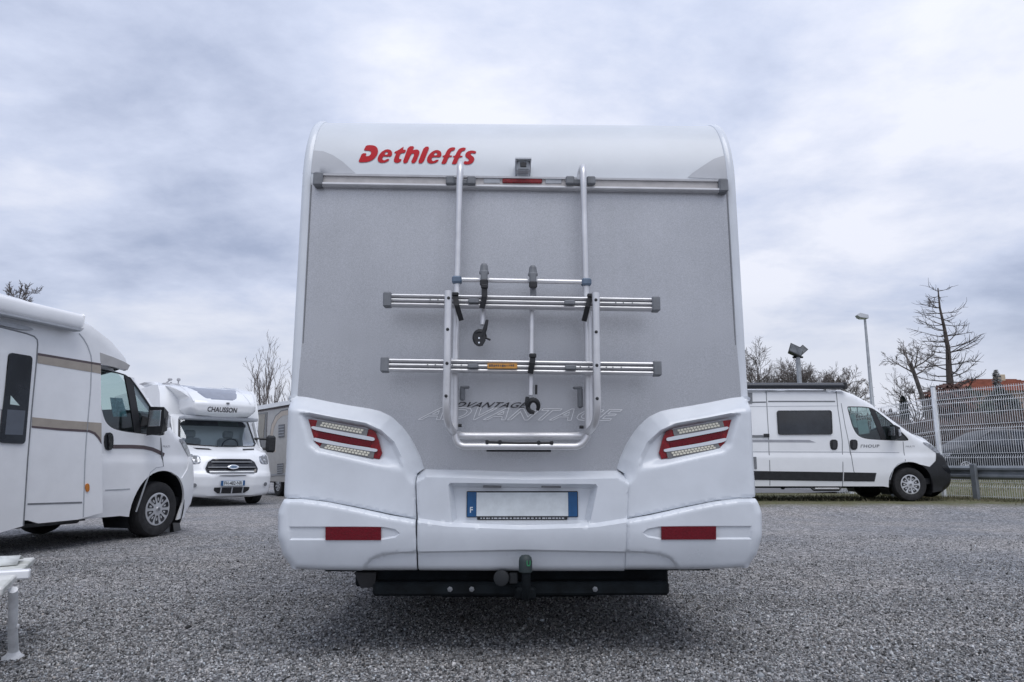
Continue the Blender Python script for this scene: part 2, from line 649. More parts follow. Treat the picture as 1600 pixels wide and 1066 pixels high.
def text_poly(body, bold=0.0, fill=True, bevel=0.0, spacing=1.0):
    c = bpy.data.curves.new('lettering', 'FONT')
    c.body = body
    c.offset = bold
    c.space_character = spacing
    c.resolution_u = 3
    if not fill:
        c.fill_mode = 'NONE'
        c.bevel_depth = bevel
        c.bevel_resolution = 0
    o = bpy.data.objects.new('lettering', c)
    COL.objects.link(o)
    dg = bpy.context.evaluated_depsgraph_get()
    me = bpy.data.meshes.new_from_object(o.evaluated_get(dg))
    v = np.array([tuple(x.co) for x in me.vertices])
    f = [tuple(p.vertices) for p in me.polygons]
    bpy.data.objects.remove(o)
    bpy.data.curves.remove(c)
    bpy.data.meshes.remove(me)
    return v, f


def lettering(name, body, quad, slant, material, parent, wfn, bold=0.0, fill=True, bevel=0.0, spacing=1.0, mirror=None):
    """fits a word into the quad (bl, br, tr, tl as (u,v)); wfn(u,v) gives its depth"""
    v, f = text_poly(body, bold, fill, bevel, spacing)
    x = v[:, 0] + slant * v[:, 1]
    y = v[:, 1]
    a = (x - x.min()) / (x.max() - x.min())
    b = (y - y.min()) / (y.max() - y.min())
    q = [np.array(p, float) for p in quad]
    P = ((1 - a) * (1 - b))[:, None] * q[0] + (a * (1 - b))[:, None] * q[1] + (a * b)[:, None] * q[2] + ((1 - a) * b)[:, None] * q[3]
    vs = [(p[0], wfn(p[0], p[1]) - (z if not fill else 0) * 0.3, p[1]) for p, z in zip(P, v[:, 2])]
    return link_mesh(name, vs, f, material, parent, 0)


def outline_lettering(name, body, quad, slant, material, parent, Y, width, bold=0.0, spacing=1.0):
    """a word printed as thin outlines of its letters"""
    v, f = text_poly(body, bold, True, 0, spacing)
    x = v[:, 0] + slant * v[:, 1]
    y = v[:, 1]
    a = (x - x.min()) / (x.max() - x.min())
    b = (y - y.min()) / (y.max() - y.min())
    q = [np.array(p, float) for p in quad]
    P = ((1 - a) * (1 - b))[:, None] * q[0] + (a * (1 - b))[:, None] * q[1] + (a * b)[:, None] * q[2] + ((1 - a) * b)[:, None] * q[3]
    # weld, then find the border edges
    key, idx = {}, []
    for p in P:
        k = (round(p[0], 5), round(p[1], 5))
        idx.append(key.setdefault(k, len(key)))
    W = np.array(list(key.keys()))
    cnt = {}
    for t in f:
        t = [idx[i] for i in t]
        for i in range(len(t)):
            e = (t[i], t[(i + 1) % len(t)])
            k = (min(e), max(e))
            if k[0] != k[1]:
                cnt[k] = cnt.get(k, 0) + 1
    vs, fs = [], []
    for (i, j), c in cnt.items():
        if c != 1:
            continue
        p, r = W[i], W[j]
        t = (r - p) / max(1e-9, np.linalg.norm(r - p))
        n = np.array((-t[1], t[0])) * width / 2
        p, r = p - t * width * 0.4, r + t * width * 0.4
        m = len(vs)
        vs += [(p[0] + n[0], Y, p[1] + n[1]), (p[0] - n[0], Y, p[1] - n[1]), (r[0] - n[0], Y, r[1] - n[1]), (r[0] + n[0], Y, r[1] + n[1])]
        fs.append((m, m + 1, m + 2, m + 3))
    return link_mesh(name, vs, fs, material, parent, 0)


def bend(path, r, n=5):
    """round the inner corners of a path"""
    P = [Vector(p) for p in path]
    out = [P[0]]
    for i in range(1, len(P) - 1):
        a, b, c = P[i - 1], P[i], P[i + 1]
        rr = min(r, (a - b).length * 0.48, (c - b).length * 0.48)
        p0 = b + (a - b).normalized() * rr
        p1 = b + (c - b).normalized() * rr
        for k in range(n + 1):
            t = k / n
            out.append(p0 * (1 - t) ** 2 + b * 2 * t * (1 - t) + p1 * t * t)
    out.append(P[-1])
    return out


# ------------------------------------------------------------------ ground


def sst(a, b, x):
    t = min(1, max(0, (x - a) / (b - a)))
    return t * t * (3 - 2 * t)


def ground_z(x, y):
    s = sst(1.0, 4.0, x)
    z = 0.14 * sst(12, 15, y) * s
    s2 = sst(3.0, 9.0, x)
    z += 0.36 * sst(0.5, 2.2, 0.904 * (x - 10.2) + 0.427 * (y - 17.0)) * s2 + s2 * 1.25 * sst(27, 34, y)
    return z


def gravel_material():
    m = bpy.data.materials.new('gravel')
    m.use_nodes = True
    n, l = m.node_tree.nodes, m.node_tree.links
    b = n['Principled BSDF']
    b.inputs['Roughness'].default_value = 0.9
    b.inputs['Specular IOR Level'].default_value = 0.25
    g = N(n, 'ShaderNodeNewGeometry')
    vo = N(n, 'ShaderNodeTexVoronoi', inp={'Scale': 62.0, 'Randomness': 1.0})
    vo2 = N(n, 'ShaderNodeTexVoronoi', inp={'Scale': 27.0, 'Randomness': 1.0})
    n1 = N(n, 'ShaderNodeTexNoise', inp={'Scale': 0.55, 'Detail': 6.0, 'Roughness': 0.6})
    n2 = N(n, 'ShaderNodeTexNoise', inp={'Scale': 11.0, 'Detail': 6.0, 'Roughness': 0.75})
    for t in (vo, vo2, n1, n2):
        l.new(g.outputs['Position'], t.inputs['Vector'])
    sp = N(n, 'ShaderNodeSeparateColor')
    l.new(vo.outputs['Color'], sp.inputs[0])
    sp2 = N(n, 'ShaderNodeSeparateColor')
    l.new(vo2.outputs['Color'], sp2.inputs[0])
    av = N(n, 'ShaderNodeMix', data_type='FLOAT', inp={'Factor': 0.3})
    l.new(sp.outputs[0], av.inputs['A']); l.new(sp2.outputs[0], av.inputs['B'])
    cr = ramp(n, [(0.08, (0.055, 0.056, 0.058)), (0.36, (0.175, 0.176, 0.18)), (0.6, (0.29, 0.29, 0.293)), (0.92, (0.55, 0.55, 0.55))])
    l.new(av.outputs['Result'], cr.inputs[0])
    # worn, slightly warmer and paler tracks against darker damp areas
    tint = ramp(n, [(0.35, (0.80, 0.82, 0.86)), (0.65, (1.12, 1.07, 1.03))])
    l.new(n1.outputs[0], tint.inputs[0])
    mu = N(n, 'ShaderNodeMix', data_type='RGBA', blend_type='MULTIPLY', inp={'Factor': 1.0})
    l.new(cr.outputs[0], mu.inputs['A']); l.new(tint.outputs[0], mu.inputs['B'])
    t2 = ramp(n, [(0.3, (0.72, 0.72, 0.72)), (0.7, (1.25, 1.25, 1.25))])
    l.new(n2.outputs[0], t2.inputs[0])
    mu2 = N(n, 'ShaderNodeMix', data_type='RGBA', blend_type='MULTIPLY', inp={'Factor': 1.0})
    l.new(mu.outputs['Result'], mu2.inputs['A']); l.new(t2.outputs[0], mu2.inputs['B'])
    # weeds and bare soil towards the fence, meadow beyond
    sx = N(n, 'ShaderNodeSeparateXYZ')
    l.new(g.outputs['Position'], sx.inputs[0])
    yf = N(n, 'ShaderNodeMapRange', inp={'From Min': 13.2, 'From Max': 15.6, 'To Min': -0.32, 'To Max': 0.75})
    l.new(sx.outputs['Y'], yf.inputs['Value'])
    n3 = N(n, 'ShaderNodeTexNoise', inp={'Scale': 1.3, 'Detail': 8.0, 'Roughness': 0.7})
    l.new(g.outputs['Position'], n3.inputs['Vector'])
    ad = N(n, 'ShaderNodeMath', operation='ADD')
    xf = N(n, 'ShaderNodeMapRange', inp={'From Min': -2.0, 'From Max': 3.0, 'To Min': -1.3, 'To Max': 0.0})
    l.new(sx.outputs['X'], xf.inputs['Value'])
    ax_ = N(n, 'ShaderNodeMath', operation='ADD')
    l.new(yf.outputs[0], ax_.inputs[0]); l.new(xf.outputs[0], ax_.inputs[1])
    l.new(ax_.outputs[0], ad.inputs[0]); l.new(n3.outputs[0], ad.inputs[1])
    wf = N(n, 'ShaderNodeMapRange', inp={'From Min': 0.45, 'From Max': 0.85})
    l.new(ad.outputs[0], wf.inputs['Value'])
    wc = ramp(n, [(0.35, (0.20, 0.17, 0.12)), (0.6, (0.095, 0.11, 0.045))])
    l.new(n2.outputs[0], wc.inputs[0])
    mx = N(n, 'ShaderNodeMix', data_type='RGBA')
    l.new(wf.outputs[0], mx.inputs['Factor'])
    l.new(mu2.outputs['Result'], mx.inputs['A']); l.new(wc.outputs[0], mx.inputs['B'])
    gf = N(n, 'ShaderNodeMapRange', inp={'From Min': 25.5, 'From Max': 27.0})
    l.new(sx.outputs['Y'], gf.inputs['Value'])
    gx = N(n, 'ShaderNodeMapRange', inp={'From Min': 0.0, 'From Max': 5.0})
    l.new(sx.outputs['X'], gx.inputs['Value'])
    gm = N(n, 'ShaderNodeMath', operation='MULTIPLY')
    l.new(gf.outputs[0], gm.inputs[0]); l.new(gx.outputs[0], gm.inputs[1])
    gc = ramp(n, [(0.35, (0.07, 0.10, 0.035)), (0.65, (0.12, 0.15, 0.055))])
    l.new(n2.outputs[0], gc.inputs[0])
    mx2 = N(n, 'ShaderNodeMix', data_type='RGBA')
    l.new(gm.outputs[0], mx2.inputs['Factor'])
    l.new(mx.outputs['Result'], mx2.inputs['A']); l.new(gc.outputs[0], mx2.inputs['B'])
    l.new(mx2.outputs['Result'], b.inputs['Base Color'])
    bp = N(n, 'ShaderNodeBump', inp={'Strength': 0.9, 'Distance': 0.012})
    bp.invert = True
    l.new(vo.outputs['Distance'], bp.inputs['Height'])
    l.new(bp.outputs[0], b.inputs['Normal'])
    return m


def build_ground():
    xs = sorted(set([-800, -300, -120, -60, -30, -20] + [x * 1.0 for x in range(-14, 31)] + [40, 60, 120, 300, 800]))
    ys = sorted(set([-300, -60, -20, -8] + [y * 1.0 for y in range(-4, 12)] + [12 + 0.5 * k for k in range(0, 48)] + [37, 40, 50, 70, 120, 300, 900]))
    vs, fs = [], []
    for y in ys:
        for x in xs:
            vs.append((x, y, ground_z(x, y)))
    nx = len(xs)
    for j in range(len(ys) - 1):
        for i in range(nx - 1):
            a = j * nx + i
            fs.append((a, a + 1, a + nx + 1, a + nx))
    o = link_mesh('ground', vs, fs, gravel_material(), None, 60)
    tag(o, kind='structure')
    # the road behind the fence
    vs, fs = [], []
    X = [6 + 2 * k for k in range(0, 60)]
    for x in X:
        for y in (19.7, 26.3):
            vs.append((x, y, ground_z(x, y) + 0.012))
    for i in range(len(X) - 1):
        fs.append((2 * i, 2 * i + 2, 2 * i + 3, 2 * i + 1))
    asph = mat('asphalt', (0.16, 0.16, 0.165), 0.9, var=0.1, scale=3, bump=0.3, bscale=80)
    tag(link_mesh('road', vs, fs, asph), kind='structure')


def build_stones():
    """loose crushed stones near the camera: real facetted stones, one object"""
    rng = np.random.default_rng(7)
    bands = [(2.6, 4.0, 9600), (4.0, 5.2, 6200), (5.2, 7.0, 2600), (7.0, 9.5, 800)]
    P = []
    for y0, y1, den in bands:
        hw = y1 * 0.78 + 0.8
        k = int(den * (y1 - y0) * hw * 2)
        P.append(np.c_[rng.uniform(-hw, hw, k), rng.uniform(y0, y1, k)])
    P = np.vstack(P)
    n = len(P)
    base = np.array([(1, 0, 0), (-1, 0, 0), (0, 1, 0), (0, -1, 0), (0, 0, 1), (0, 0, -1)], float)
    tri = np.array([(0, 2, 4), (2, 1, 4), (1, 3, 4), (3, 0, 4), (2, 0, 5), (1, 2, 5), (3, 1, 5), (0, 3, 5)])
    size = 0.0046 * np.exp(rng.normal(0, 0.34, n))
    big = rng.random(n) < 0.0025
    size[big] *= 2.1
    V = base[None] * rng.uniform(0.6, 1.35, (n, 6, 1)) * size[:, None, None]
    V += rng.normal(0, 0.22, (n, 6, 3)) * size[:, None, None]
    V[:, :, 2] *= 0.7
    q = rng.normal(0, 1, (n, 4))
    q[:, 1:3] *= 0.45
    q /= np.linalg.norm(q, axis=1)[:, None]
    w, x, y, z = q.T
    Rm = np.stack([np.stack([1 - 2 * (y * y + z * z), 2 * (x * y - z * w), 2 * (x * z + y * w)], -1),
                   np.stack([2 * (x * y + z * w), 1 - 2 * (x * x + z * z), 2 * (y * z - x * w)], -1),
                   np.stack([2 * (x * z - y * w), 2 * (y * z + x * w), 1 - 2 * (x * x + y * y)], -1)], 1)
    V = np.einsum('nij,nkj->nki', Rm, V)
    V[:, :, 0] += P[:, 0:1]
    V[:, :, 1] += P[:, 1:2]
    V[:, :, 2] += (size * rng.uniform(0.1, 0.6, n))[:, None]
    F = (tri[None] + (np.arange(n) * 6)[:, None, None]).reshape(-1, 3)
    me = bpy.data.meshes.new('gravel_stones')
    me.vertices.add(n * 6)
    me.vertices.foreach_set('co', V.reshape(-1).astype(np.float32))
    me.loops.add(len(F) * 3)
    me.loops.foreach_set('vertex_index', F.reshape(-1).astype(np.int32))
    me.polygons.add(len(F))
    me.polygons.foreach_set('loop_start', np.arange(0, len(F) * 3, 3, dtype=np.int32))
    me.update(calc_edges=True)
    tone = np.clip(rng.gamma(2.1, 0.125, n), 0.03, 0.58)
    warm = rng.normal(0, 1, n)
    px_, py_ = P[:, 0], P[:, 1]
    patch = np.sin(px_ * 1.3 + 0.8 * np.sin(py_ * 1.1)) * np.sin(py_ * 1.7 + 1.1 * np.sin(px_ * 0.7)) + 0.6 * np.sin(px_ * 3.1 + py_ * 1.3) * np.sin(py_ * 4.3 - px_ * 0.6)
    tone = tone * (1.02 + 0.10 * patch)
    colr = np.c_[tone * (1 + 0.03 * warm), tone * (1.0 - 0.002 * warm), tone * (1.0 - 0.03 * warm), np.ones(n)]
    at = me.color_attributes.new('stone_colour', 'FLOAT_COLOR', 'POINT')
    at.data.foreach_set('color', np.repeat(colr, 6, 0).reshape(-1).astype(np.float32))
    m = bpy.data.materials.new('crushed_stone')
    m.use_nodes = True
    nn, l = m.node_tree.nodes, m.node_tree.links
    b = nn['Principled BSDF']
    b.inputs['Roughness'].default_value = 0.85
    b.inputs['Specular IOR Level'].default_value = 0.3
    a = N(nn, 'ShaderNodeAttribute', attribute_name='stone_colour')
    nz = N(nn, 'ShaderNodeTexNoise', inp={'Scale': 400.0, 'Detail': 3.0})
    g = N(nn, 'ShaderNodeNewGeometry')
    l.new(g.outputs['Position'], nz.inputs['Vector'])
    r = ramp(nn, [(0.3, (0.75, 0.75, 0.75)), (0.7, (1.15, 1.15, 1.15))])
    l.new(nz.outputs[0], r.inputs[0])
    mx = N(nn, 'ShaderNodeMix', data_type='RGBA', blend_type='MULTIPLY', inp={'Factor': 1.0})
    l.new(a.outputs['Color'], mx.inputs['A']); l.new(r.outputs[0], mx.inputs['B'])
    l.new(mx.outputs['Result'], b.inputs['Base Color'])
    me.materials.append(m)
    o = bpy.data.objects.new('gravel', me)
    COL.objects.link(o)
    tag(o, kind='stuff')


build_ground()
build_stones()

# ------------------------------------------------------------------ wheels shared by the vehicles


def wheel_parts(root, x, y, z, side, R=0.345, wdt=0.22, rim=0.205, slots=9, dish=0.012, plain=False):
    """wheel at (x,z) whose outer face looks along side*(-y): tyre, trim and its slots"""
    ax = Vector((0, -side, 0))
    o = Vector((x, y, z))
    t = MB().lathe(o, ax, [(rim * 0.98, -0.01), (rim + 0.012, 0.0), (R * 0.80, 0.012), (R * 0.93, 0.004), (R * 0.985, -0.02), (R, -0.045),
                           (R, -wdt + 0.045), (R * 0.97, -wdt + 0.01), (R * 0.8, -wdt), (rim * 0.6, -wdt)], 40)
    for k in range(3):
        h = -0.075 - 0.035 * k
        t.lathe(o, ax, [(R + 0.0005, h - 0.004), (R + 0.004, h), (R + 0.0005, h + 0.004)], 40)
    tyre = t.obj('wheel', RUBBER, root)
    if plain:
        return tyre
    c = MB().lathe(o, ax, [(0.001, -dish + 0.03), (0.028, -dish + 0.028), (0.034, -dish + 0.014), (0.07, -dish + 0.012), (rim * 0.75, -dish + 0.006), (rim * 0.92, 0.004), (rim, 0.0), (rim * 1.01, -0.02)], 40)
    cap = c.obj('wheel_trim', ALLOY, tyre, 30)
    sb = MB()
    for k in range(slots):
        a = 2 * pi * (k + 0.5) / slots
        e1, e2 = Vector((cos(a), 0, sin(a))), Vector((-sin(a), 0, cos(a)))
        w0 = 0.040 * 9 / slots
        pr = [(0.080, -0.010), (0.080, 0.010), (0.118, w0 * 0.62), (rim * 0.85, w0), (rim * 0.90, w0 * 0.5), (rim * 0.90, -w0 * 0.5), (rim * 0.85, -w0), (0.118, -w0 * 0.62)]
        pts = []
        for r, w in pr:
            zz = np.interp(r, [0.07, rim * 0.75, rim * 0.92], [-dish + 0.012, -dish + 0.006, 0.004]) + 0.0025
            pts.append(o + e1 * r + e2 * w + ax * zz)
        b = len(sb.v)
        ctr = o + e1 * (rim * 0.66) + ax * (-dish + 0.004)
        sb.add(pts + [ctr], [(i, (i + 1) % 8, 8) for i in range(8)])
    sb.obj('trim_slot', BLACKP, tyre, 0)
    bd = MB()
    bd.lathe(o, ax, [(0.001, -dish + 0.0335), (0.022, -dish + 0.0325)], 20)
    bd.obj('centre_badge', GREYP, tyre, 0)
    return tyre


# ------------------------------------------------------------------ the large motorhome seen from behind
RF = Frame((0.045, 3.52, 0.0), R_(1.0))
_xl, _xr = RF.at(459, 500, 0).x, RF.at(1163, 500, 0).x
RF = Frame(RF.M @ Vector(((_xl + _xr) / 2, 0, 0)), R_(1.0))
HW = (_xr - _xl) / 2
Z1, CA, CB = 2.38, 0.40, 0.485


def rear_y(x, z):
    if z <= Z1:
        return 0.0
    t = min(1.0, (z - Z1) / CB)
    return CA * (1 - math.sqrt(max(0, 1 - t * t)))


def rear_path(z0, roof=0.0, k=22, off=0.0):
    """(Y,Z) of the rear profile from z0 up over the rounded cap and along the roof"""
    p = [(0 - off, z0), (0 - off, Z1)]
    for i in range(1, k + 1):
        a = pi / 2 * i / k
        p.append((CA - (CA + off) * cos(a), Z1 + (CB + off) * sin(a)))
    if roof:
        p.append((CA + roof, Z1 + CB + off))
    return p


def build_motorhome():
    root = empty('motorhome', 'large white motorhome seen squarely from behind, silver rear wall with red lettering', 'motorhome',
                 RF.o, RF.yaw, 'motorhomes parked on the gravel')
    # body shell: side walls, roof and rounded rear cap
    path = rear_path(Z1 - 0.03, 4.4)
    vs, fs = [], []
    xs = np.linspace(-HW + 0.03, HW - 0.03, 15)
    for (y, z) in path:
        for x in xs:
            vs.append((x, y, z))
    nx = len(xs)
    for j in range(len(path) - 1):
        for i in range(nx - 1):
            fs.append((j * nx + i, j * nx + i + 1, (j + 1) * nx + i + 1, (j + 1) * nx + i))
    link_mesh('roof', vs, fs, WHITE, root, 60)
    side = [(0.01, 0.66)] + rear_path(0.64, 4.2) + [(5.4, 2.62), (5.6, 2.2), (5.6, 0.34), (2.62, 0.34), (2.55, 0.62), (2.35, 0.78), (2.0, 0.80), (1.75, 0.66), (1.68, 0.34), (0.62, 0.40), (0.55, 0.64), (0.01, 0.64)]
    for s in (-1, 1):
        m = MB()
        m.prism(side, lambda u, v, w: (w, u, v), s * (HW - 0.012), s * (HW - 0.04))
        wall = m.obj('side_wall', WHITE, root)
        for (a, b, c, d) in ((0.7, 1.75, 1.45, 2.0), (2.7, 3.7, 1.4, 2.0)):
            MB().box((s * (HW - 0.004), (a + b) / 2, (c + d) / 2), (0.03, b - a, d - c), 0.012).obj('window', TINT, wall)
        sk = MB().box((s * (HW - 0.006), 4.1, 0.52), (0.02, 2.9, 0.12), 0.006)
        sk.obj('skirt_trim', LGREYP, wall)
        wheel_parts(root, s * (HW - 0.06), 0, 0, 1, plain=True)
    # turn the plain wheels into rear wheels
    for o in [c for c in root.children if c.name.startswith('wheel')]:
        me = o.data
        x0 = -1 if sum(v.co.x for v in me.vertices) < 0 else 1
        for v in me.vertices:
            a, b, c = v.co
            dx = a - x0 * (HW - 0.06)
            v.co = (x0 * (HW - 0.06) - x0 * b, 2.15 + dx, 0.335 + c)
    f = MB().box((0, 5.0, 1.3), (2 * HW - 0.1, 1.3, 1.7), 0.2)
    f.box((0, 6.0, 0.85), (1.95, 1.1, 0.8), 0.2)
    f.obj('cab', WHITE, root)
    for s in (-1, 1):
        fw = MB()
        fw.lathe((s * 0.98, 6.05, 0.335), (s, 0, 0), [(0.2, 0), (0.33, 0.005), (0.345, -0.04), (0.345, -0.2), (0.2, -0.22)], 28)
        fw.obj('wheel', RUBBER, root)
    und = MB().box((0, 3.2, 0.44), (2.1, 5.6, 0.2), 0.02)
    und.box((0, 0.75, 0.32), (0.9, 0.9, 0.2), 0.05)
    und.box((-0.48, 3.2, 0.37), (0.08, 5.4, 0.12), 0.01).box((0.48, 3.2, 0.37), (0.08, 5.4, 0.12), 0.01)
    und.tube([(-1.0, 2.15, 0.335), (1.0, 2.15, 0.335)], 0.05, 10)
    und.obj('underbody', DARKM, root)
    # silver rear wall
    p = MB()
    n = 24
    vs, fs = [], []
    for z in np.linspace(0.6, Z1 - 0.02, n):
        for x in np.linspace(-HW + 0.03, HW - 0.03, n):
            vs.append((x, 0.006 * math.exp(-((z - 1.2) / 0.3) ** 2) * cos(x * 2.5) - 0.002, z))
    for j in range(n - 1):
        for i in range(n - 1):
            fs.append((j * n + i, j * n + i + 1, (j + 1) * n + i + 1, (j + 1) * n + i))
    link_mesh('rear_panel', vs, fs, SILVER, root, 60)
    # corner trims: rounded white profiles following the rear outline
    prof = [(-0.050, -0.006), (-0.048, 0.004), (-0.036, 0.010), (-0.020, 0.009), (-0.007, 0.001), (0.0, -0.016), (0.0, -0.085)]
    pth = rear_path(1.12, 1.2)
    for s in (-1, 1):
        vs, fs = [], []
        for i, (y, z) in enumerate(pth):
            a = np.array(pth[max(i - 1, 0)]); b = np.array(pth[min(i + 1, len(pth) - 1)])
            t = (b - a) / np.linalg.norm(b - a)
            nn = np.array((-t[1], t[0]))
            for (dx, dn) in prof:
                vs.append((s * (HW + dx), y + nn[0] * dn, z + nn[1] * dn))
        m = len(prof)
        for i in range(len(pth) - 1):
            for k in range(m - 1):
                q = (i * m + k, i * m + k + 1, (i + 1) * m + k + 1, (i + 1) * m + k)
                fs.append(q if s < 0 else q[::-1])
        link_mesh('corner_trim', vs, fs, BUMPW, root, 40)
        # dark joint where trim meets panel
        j = MB().box((s * (HW - 0.054), -0.001, 1.74), (0.006, 0.006, 1.22))
        j.obj('rubber_joint', GREYP, root, 0)
        # side marker lamp
        q = RF.at(471 if s < 0 else 1153, 268, 0.02)
        mk = MB().lathe((s * (HW - 0.004), 0.06, q.z), (s, 0, 0), [(0.026, 0), (0.024, 0.008), (0.012, 0.014), (0.001, 0.015)], 16)
        mk.obj('marker_lamp', REDL, root)
        # grey quarter arc printed on the cap
    arc = [(485, 271), (485, 238), (492, 236), (505, 237), (520, 243), (535, 253), (546, 263), (556, 272)]
    arcr = [(1138, 281), (1138, 243), (1130, 244), (1115, 249), (1098, 260), (1082, 271), (1074, 278)]
    for a in (arc, arcr):
        o2 = resample(RF.uvs(a, rear_y), 0.02)
        V, F = cdt(o2, 0.03)
        link_mesh('grey_decal', [(u, rear_y(u, v) - 0.0025, v + 0.0012) for u, v in V], [tuple(map(int, f)) for f in F], DECALG, root, 60)
    # red lettering on the rounded cap, traced letter by letter
    G = {
        'D': ([(235, 203), (300, 200), (345, 212), (370, 248), (368, 292), (345, 335), (305, 372), (255, 392), (200, 397), (143, 396), (166, 344), (188, 293), (243, 293), (226, 326), (252, 328), (276, 318), (291, 296), (289, 274), (268, 262), (205, 262), (220, 232)], None),
        'e': ([(522, 330), (532, 295), (522, 264), (492, 248), (455, 250), (412, 275), (378, 315), (362, 358), (372, 390), (402, 403), (440, 400), (478, 388), (505, 358), (470, 358), (450, 372), (430, 374), (417, 360), (421, 342), (428, 330), (475, 331)],
              [(442, 309), (478, 309), (483, 286), (468, 276), (452, 283)]),
        't': ([(665, 216), (648, 252), (690, 252), (675, 290), (630, 292), (617, 320), (606, 346), (614, 361), (640, 358), (626, 386), (600, 402), (565, 402), (547, 384), (553, 346), (578, 293), (552, 291), (560, 275), (600, 258), (640, 230)], None),
        'h': ([(715, 213), (785, 213), (762, 262), (792, 250), (826, 252), (843, 276), (834, 312), (795, 406), (738, 406), (776, 322), (780, 302), (765, 293), (745, 306), (722, 356), (700, 406), (646, 406), (680, 310)], None),
        'l': ([(895, 218), (958, 218), (919, 313), (880, 408), (818, 408), (856, 313)], None),
        'f': ([(1252, 228), (1234, 263), (1208, 264), (1192, 285), (1180, 318), (1215, 320), (1208, 335), (1173, 336), (1156, 375), (1140, 415), (1083, 415), (1102, 375), (1119, 336), (1098, 334), (1105, 319), (1127, 318), (1145, 275), (1170, 240), (1208, 225)], None),
        's': ([(1490, 275), (1470, 300), (1440, 291), (1421, 296), (1423, 312), (1455, 335), (1466, 360), (1450, 395), (1420, 417), (1370, 423), (1338, 412), (1350, 380), (1385, 388), (1405, 378), (1399, 360), (1370, 340), (1357, 315), (1370, 285), (1405, 264), (1450, 262)], None),
    }
    word = [('D', 0, 0), ('e', 0, 0), ('t', 0, 0), ('h', 0, 0), ('l', 0, 0), ('e', 560, 8), ('f', 0, 0), ('f', 119, 3), ('s', 0, 0)]
    for k, dx, dy in word:
        tr = lambda P: RF.uvs([(540 + (x + dx) / 7.273, 200 + (y + dy) / 7.273) for x, y in P], rear_y)
        ol, ho = G[k]
        V, F = cdt(chaikin(tr(ol), 1), 0.012, [chaikin(tr(ho), 1)] if ho else [])
        link_mesh('letter', [(u, rear_y(u, v) - 0.003, v + 0.0015) for u, v in V], [tuple(map(int, f)) for f in F], RED, root, 60)

    # ---------------- awning-style rail under the cap with its inset, caps and brake lamp
    a, b = RF.at(492, 280.5, -0.03), RF.at(1135, 290.5, -0.03)
    za, zb = a.z, b.z
    rail = MB()
    h = 0.034
    prof = [(0.0, -h), (0.030, -h), (0.040, -h * 0.78), (0.040, -h * 0.55), (0.030, -h * 0.40), (0.022, -h * 0.40), (0.022, h * 0.62), (0.034, h * 0.66), (0.036, h * 0.95), (0.030, h), (0.0, h)]
    rail.sweep([(q[0], q[1]) for q in prof], (a.x, 0.0, za), (b.x, 0.0, zb))
    rl = rail.obj('rail', ALU, root, 40)
    ins = MB().sweep([(0.0225, -h * 0.36), (0.0245, -h * 0.36), (0.0245, h * 0.56), (0.0225, h * 0.56)], (a.x + .03, 0, za), (b.x - .03, 0, zb))
    ins.obj('rail_insert', ALUB, rl)
    for q, s in ((a, -1), (b, 1)):
        c = MB().box((q.x - s * 0.018, -0.022, q.z), (0.05, 0.05, 2 * h + 0.008), 0.008)
        c.obj('end_cap', GREYP, rl)
    l0, l1 = RF.at(785, 283, -0.03), RF.at(847, 284, -0.03)
    bl = MB().box(((l0.x + l1.x) / 2, -0.028, (l0.z + l1.z) / 2 + 0.002), (l1.x - l0.x, 0.012, 0.024), 0.004)
    bl.obj('brake_lamp', REDL, rl)
    for x in (l0.x - 0.055, l1.x + 0.06):
        MB().box((x, -0.026, (l0.z + l1.z) / 2 + 0.003), (0.085, 0.006, 0.026), 0.002).obj('clear_lens', LGREYP, rl)
    # reversing camera above the rail
    q = RF.on(817, 258, rear_y)
    cm = empty('reversing_camera', None, None)
    cm.parent = root
    zc = RF.at(817, 260, -0.07).z
    xc = RF.at(817.5, 260, -0.07).x
    bx = MB().box((xc, -0.035, zc), (0.070, 0.09, 0.056), 0.007)
    body = bx.obj('camera_housing', LGREYP, cm)
    MB().hull([(xc + s * 0.042, y, zc + 0.026 + dz) for s in (-1, 1) for y in (-0.105, 0.03) for dz in (0, 0.007)]).obj('hood', WHITE, body)
    for s in (-1, 1):
        MB().hull([(xc + s * 0.037 + dx, y, z) for dx in (-.003, .003) for (y, z) in ((-0.10, zc + 0.026), (0.02, zc + 0.026), (-0.04, zc - 0.02), (0.02, zc - 0.03))]).obj('bracket', LGREYP, body)
    MB().box((xc, -0.0815, zc), (0.058, 0.006, 0.046), 0.003).obj('camera_face', mat('camera_face_plastic', (0.30, 0.32, 0.34), 0.4), body)
    MB().box((xc, -0.0855, zc + 0.002), (0.032, 0.005, 0.026), 0.006).obj('lens', BLACKG, body)
    MB().hull([(xc + s * w_, y, zc + z) for s in (-1, 1) for w_, y, z in ((0.03, -0.03, -0.028), (0.036, 0.02, -0.028), (0.03, 0.01, -0.05), (0.03, -0.01, -0.05))]).obj('mounting_foot', WHITE, body)

    # ---------------- moulded corner modules with their lamps (traced on the near side, mirrored)
    top_edge = [(452, 621), (456, 618), (463, 617), (480, 619), (530, 629.5), (575, 637), (592, 641), (611, 650), (630, 668), (645, 690), (657, 715), (662, 732)]
    low_edge = [(650, 740), (649, 752), (650, 775), (651, 811), (610, 803), (560, 792.5), (510, 783), (470, 779), (443, 777.5)]
    out_edge = [(443, 777.5, -.04), (446, 730, -.04), (449, 660, -.04), (450, 628, -.04)]
    T, L, O = RF.uv(top_edge, -0.03), RF.uv(low_edge, -0.09), RF.uv(out_edge)
    outl = np.vstack([chaikin(T, 1, False), L, O[1:]])
    ru = RF.uv([(467, 645), (485, 645), (521, 652), (572, 661), (596, 672), (616, 690), (628, 713), (633, 739)], -0.09)
    rlw = RF.uv([(633, 739), (582, 727.5), (538, 717.5), (494, 708), (482, 697), (474, 669), (467, 645)], -0.09)
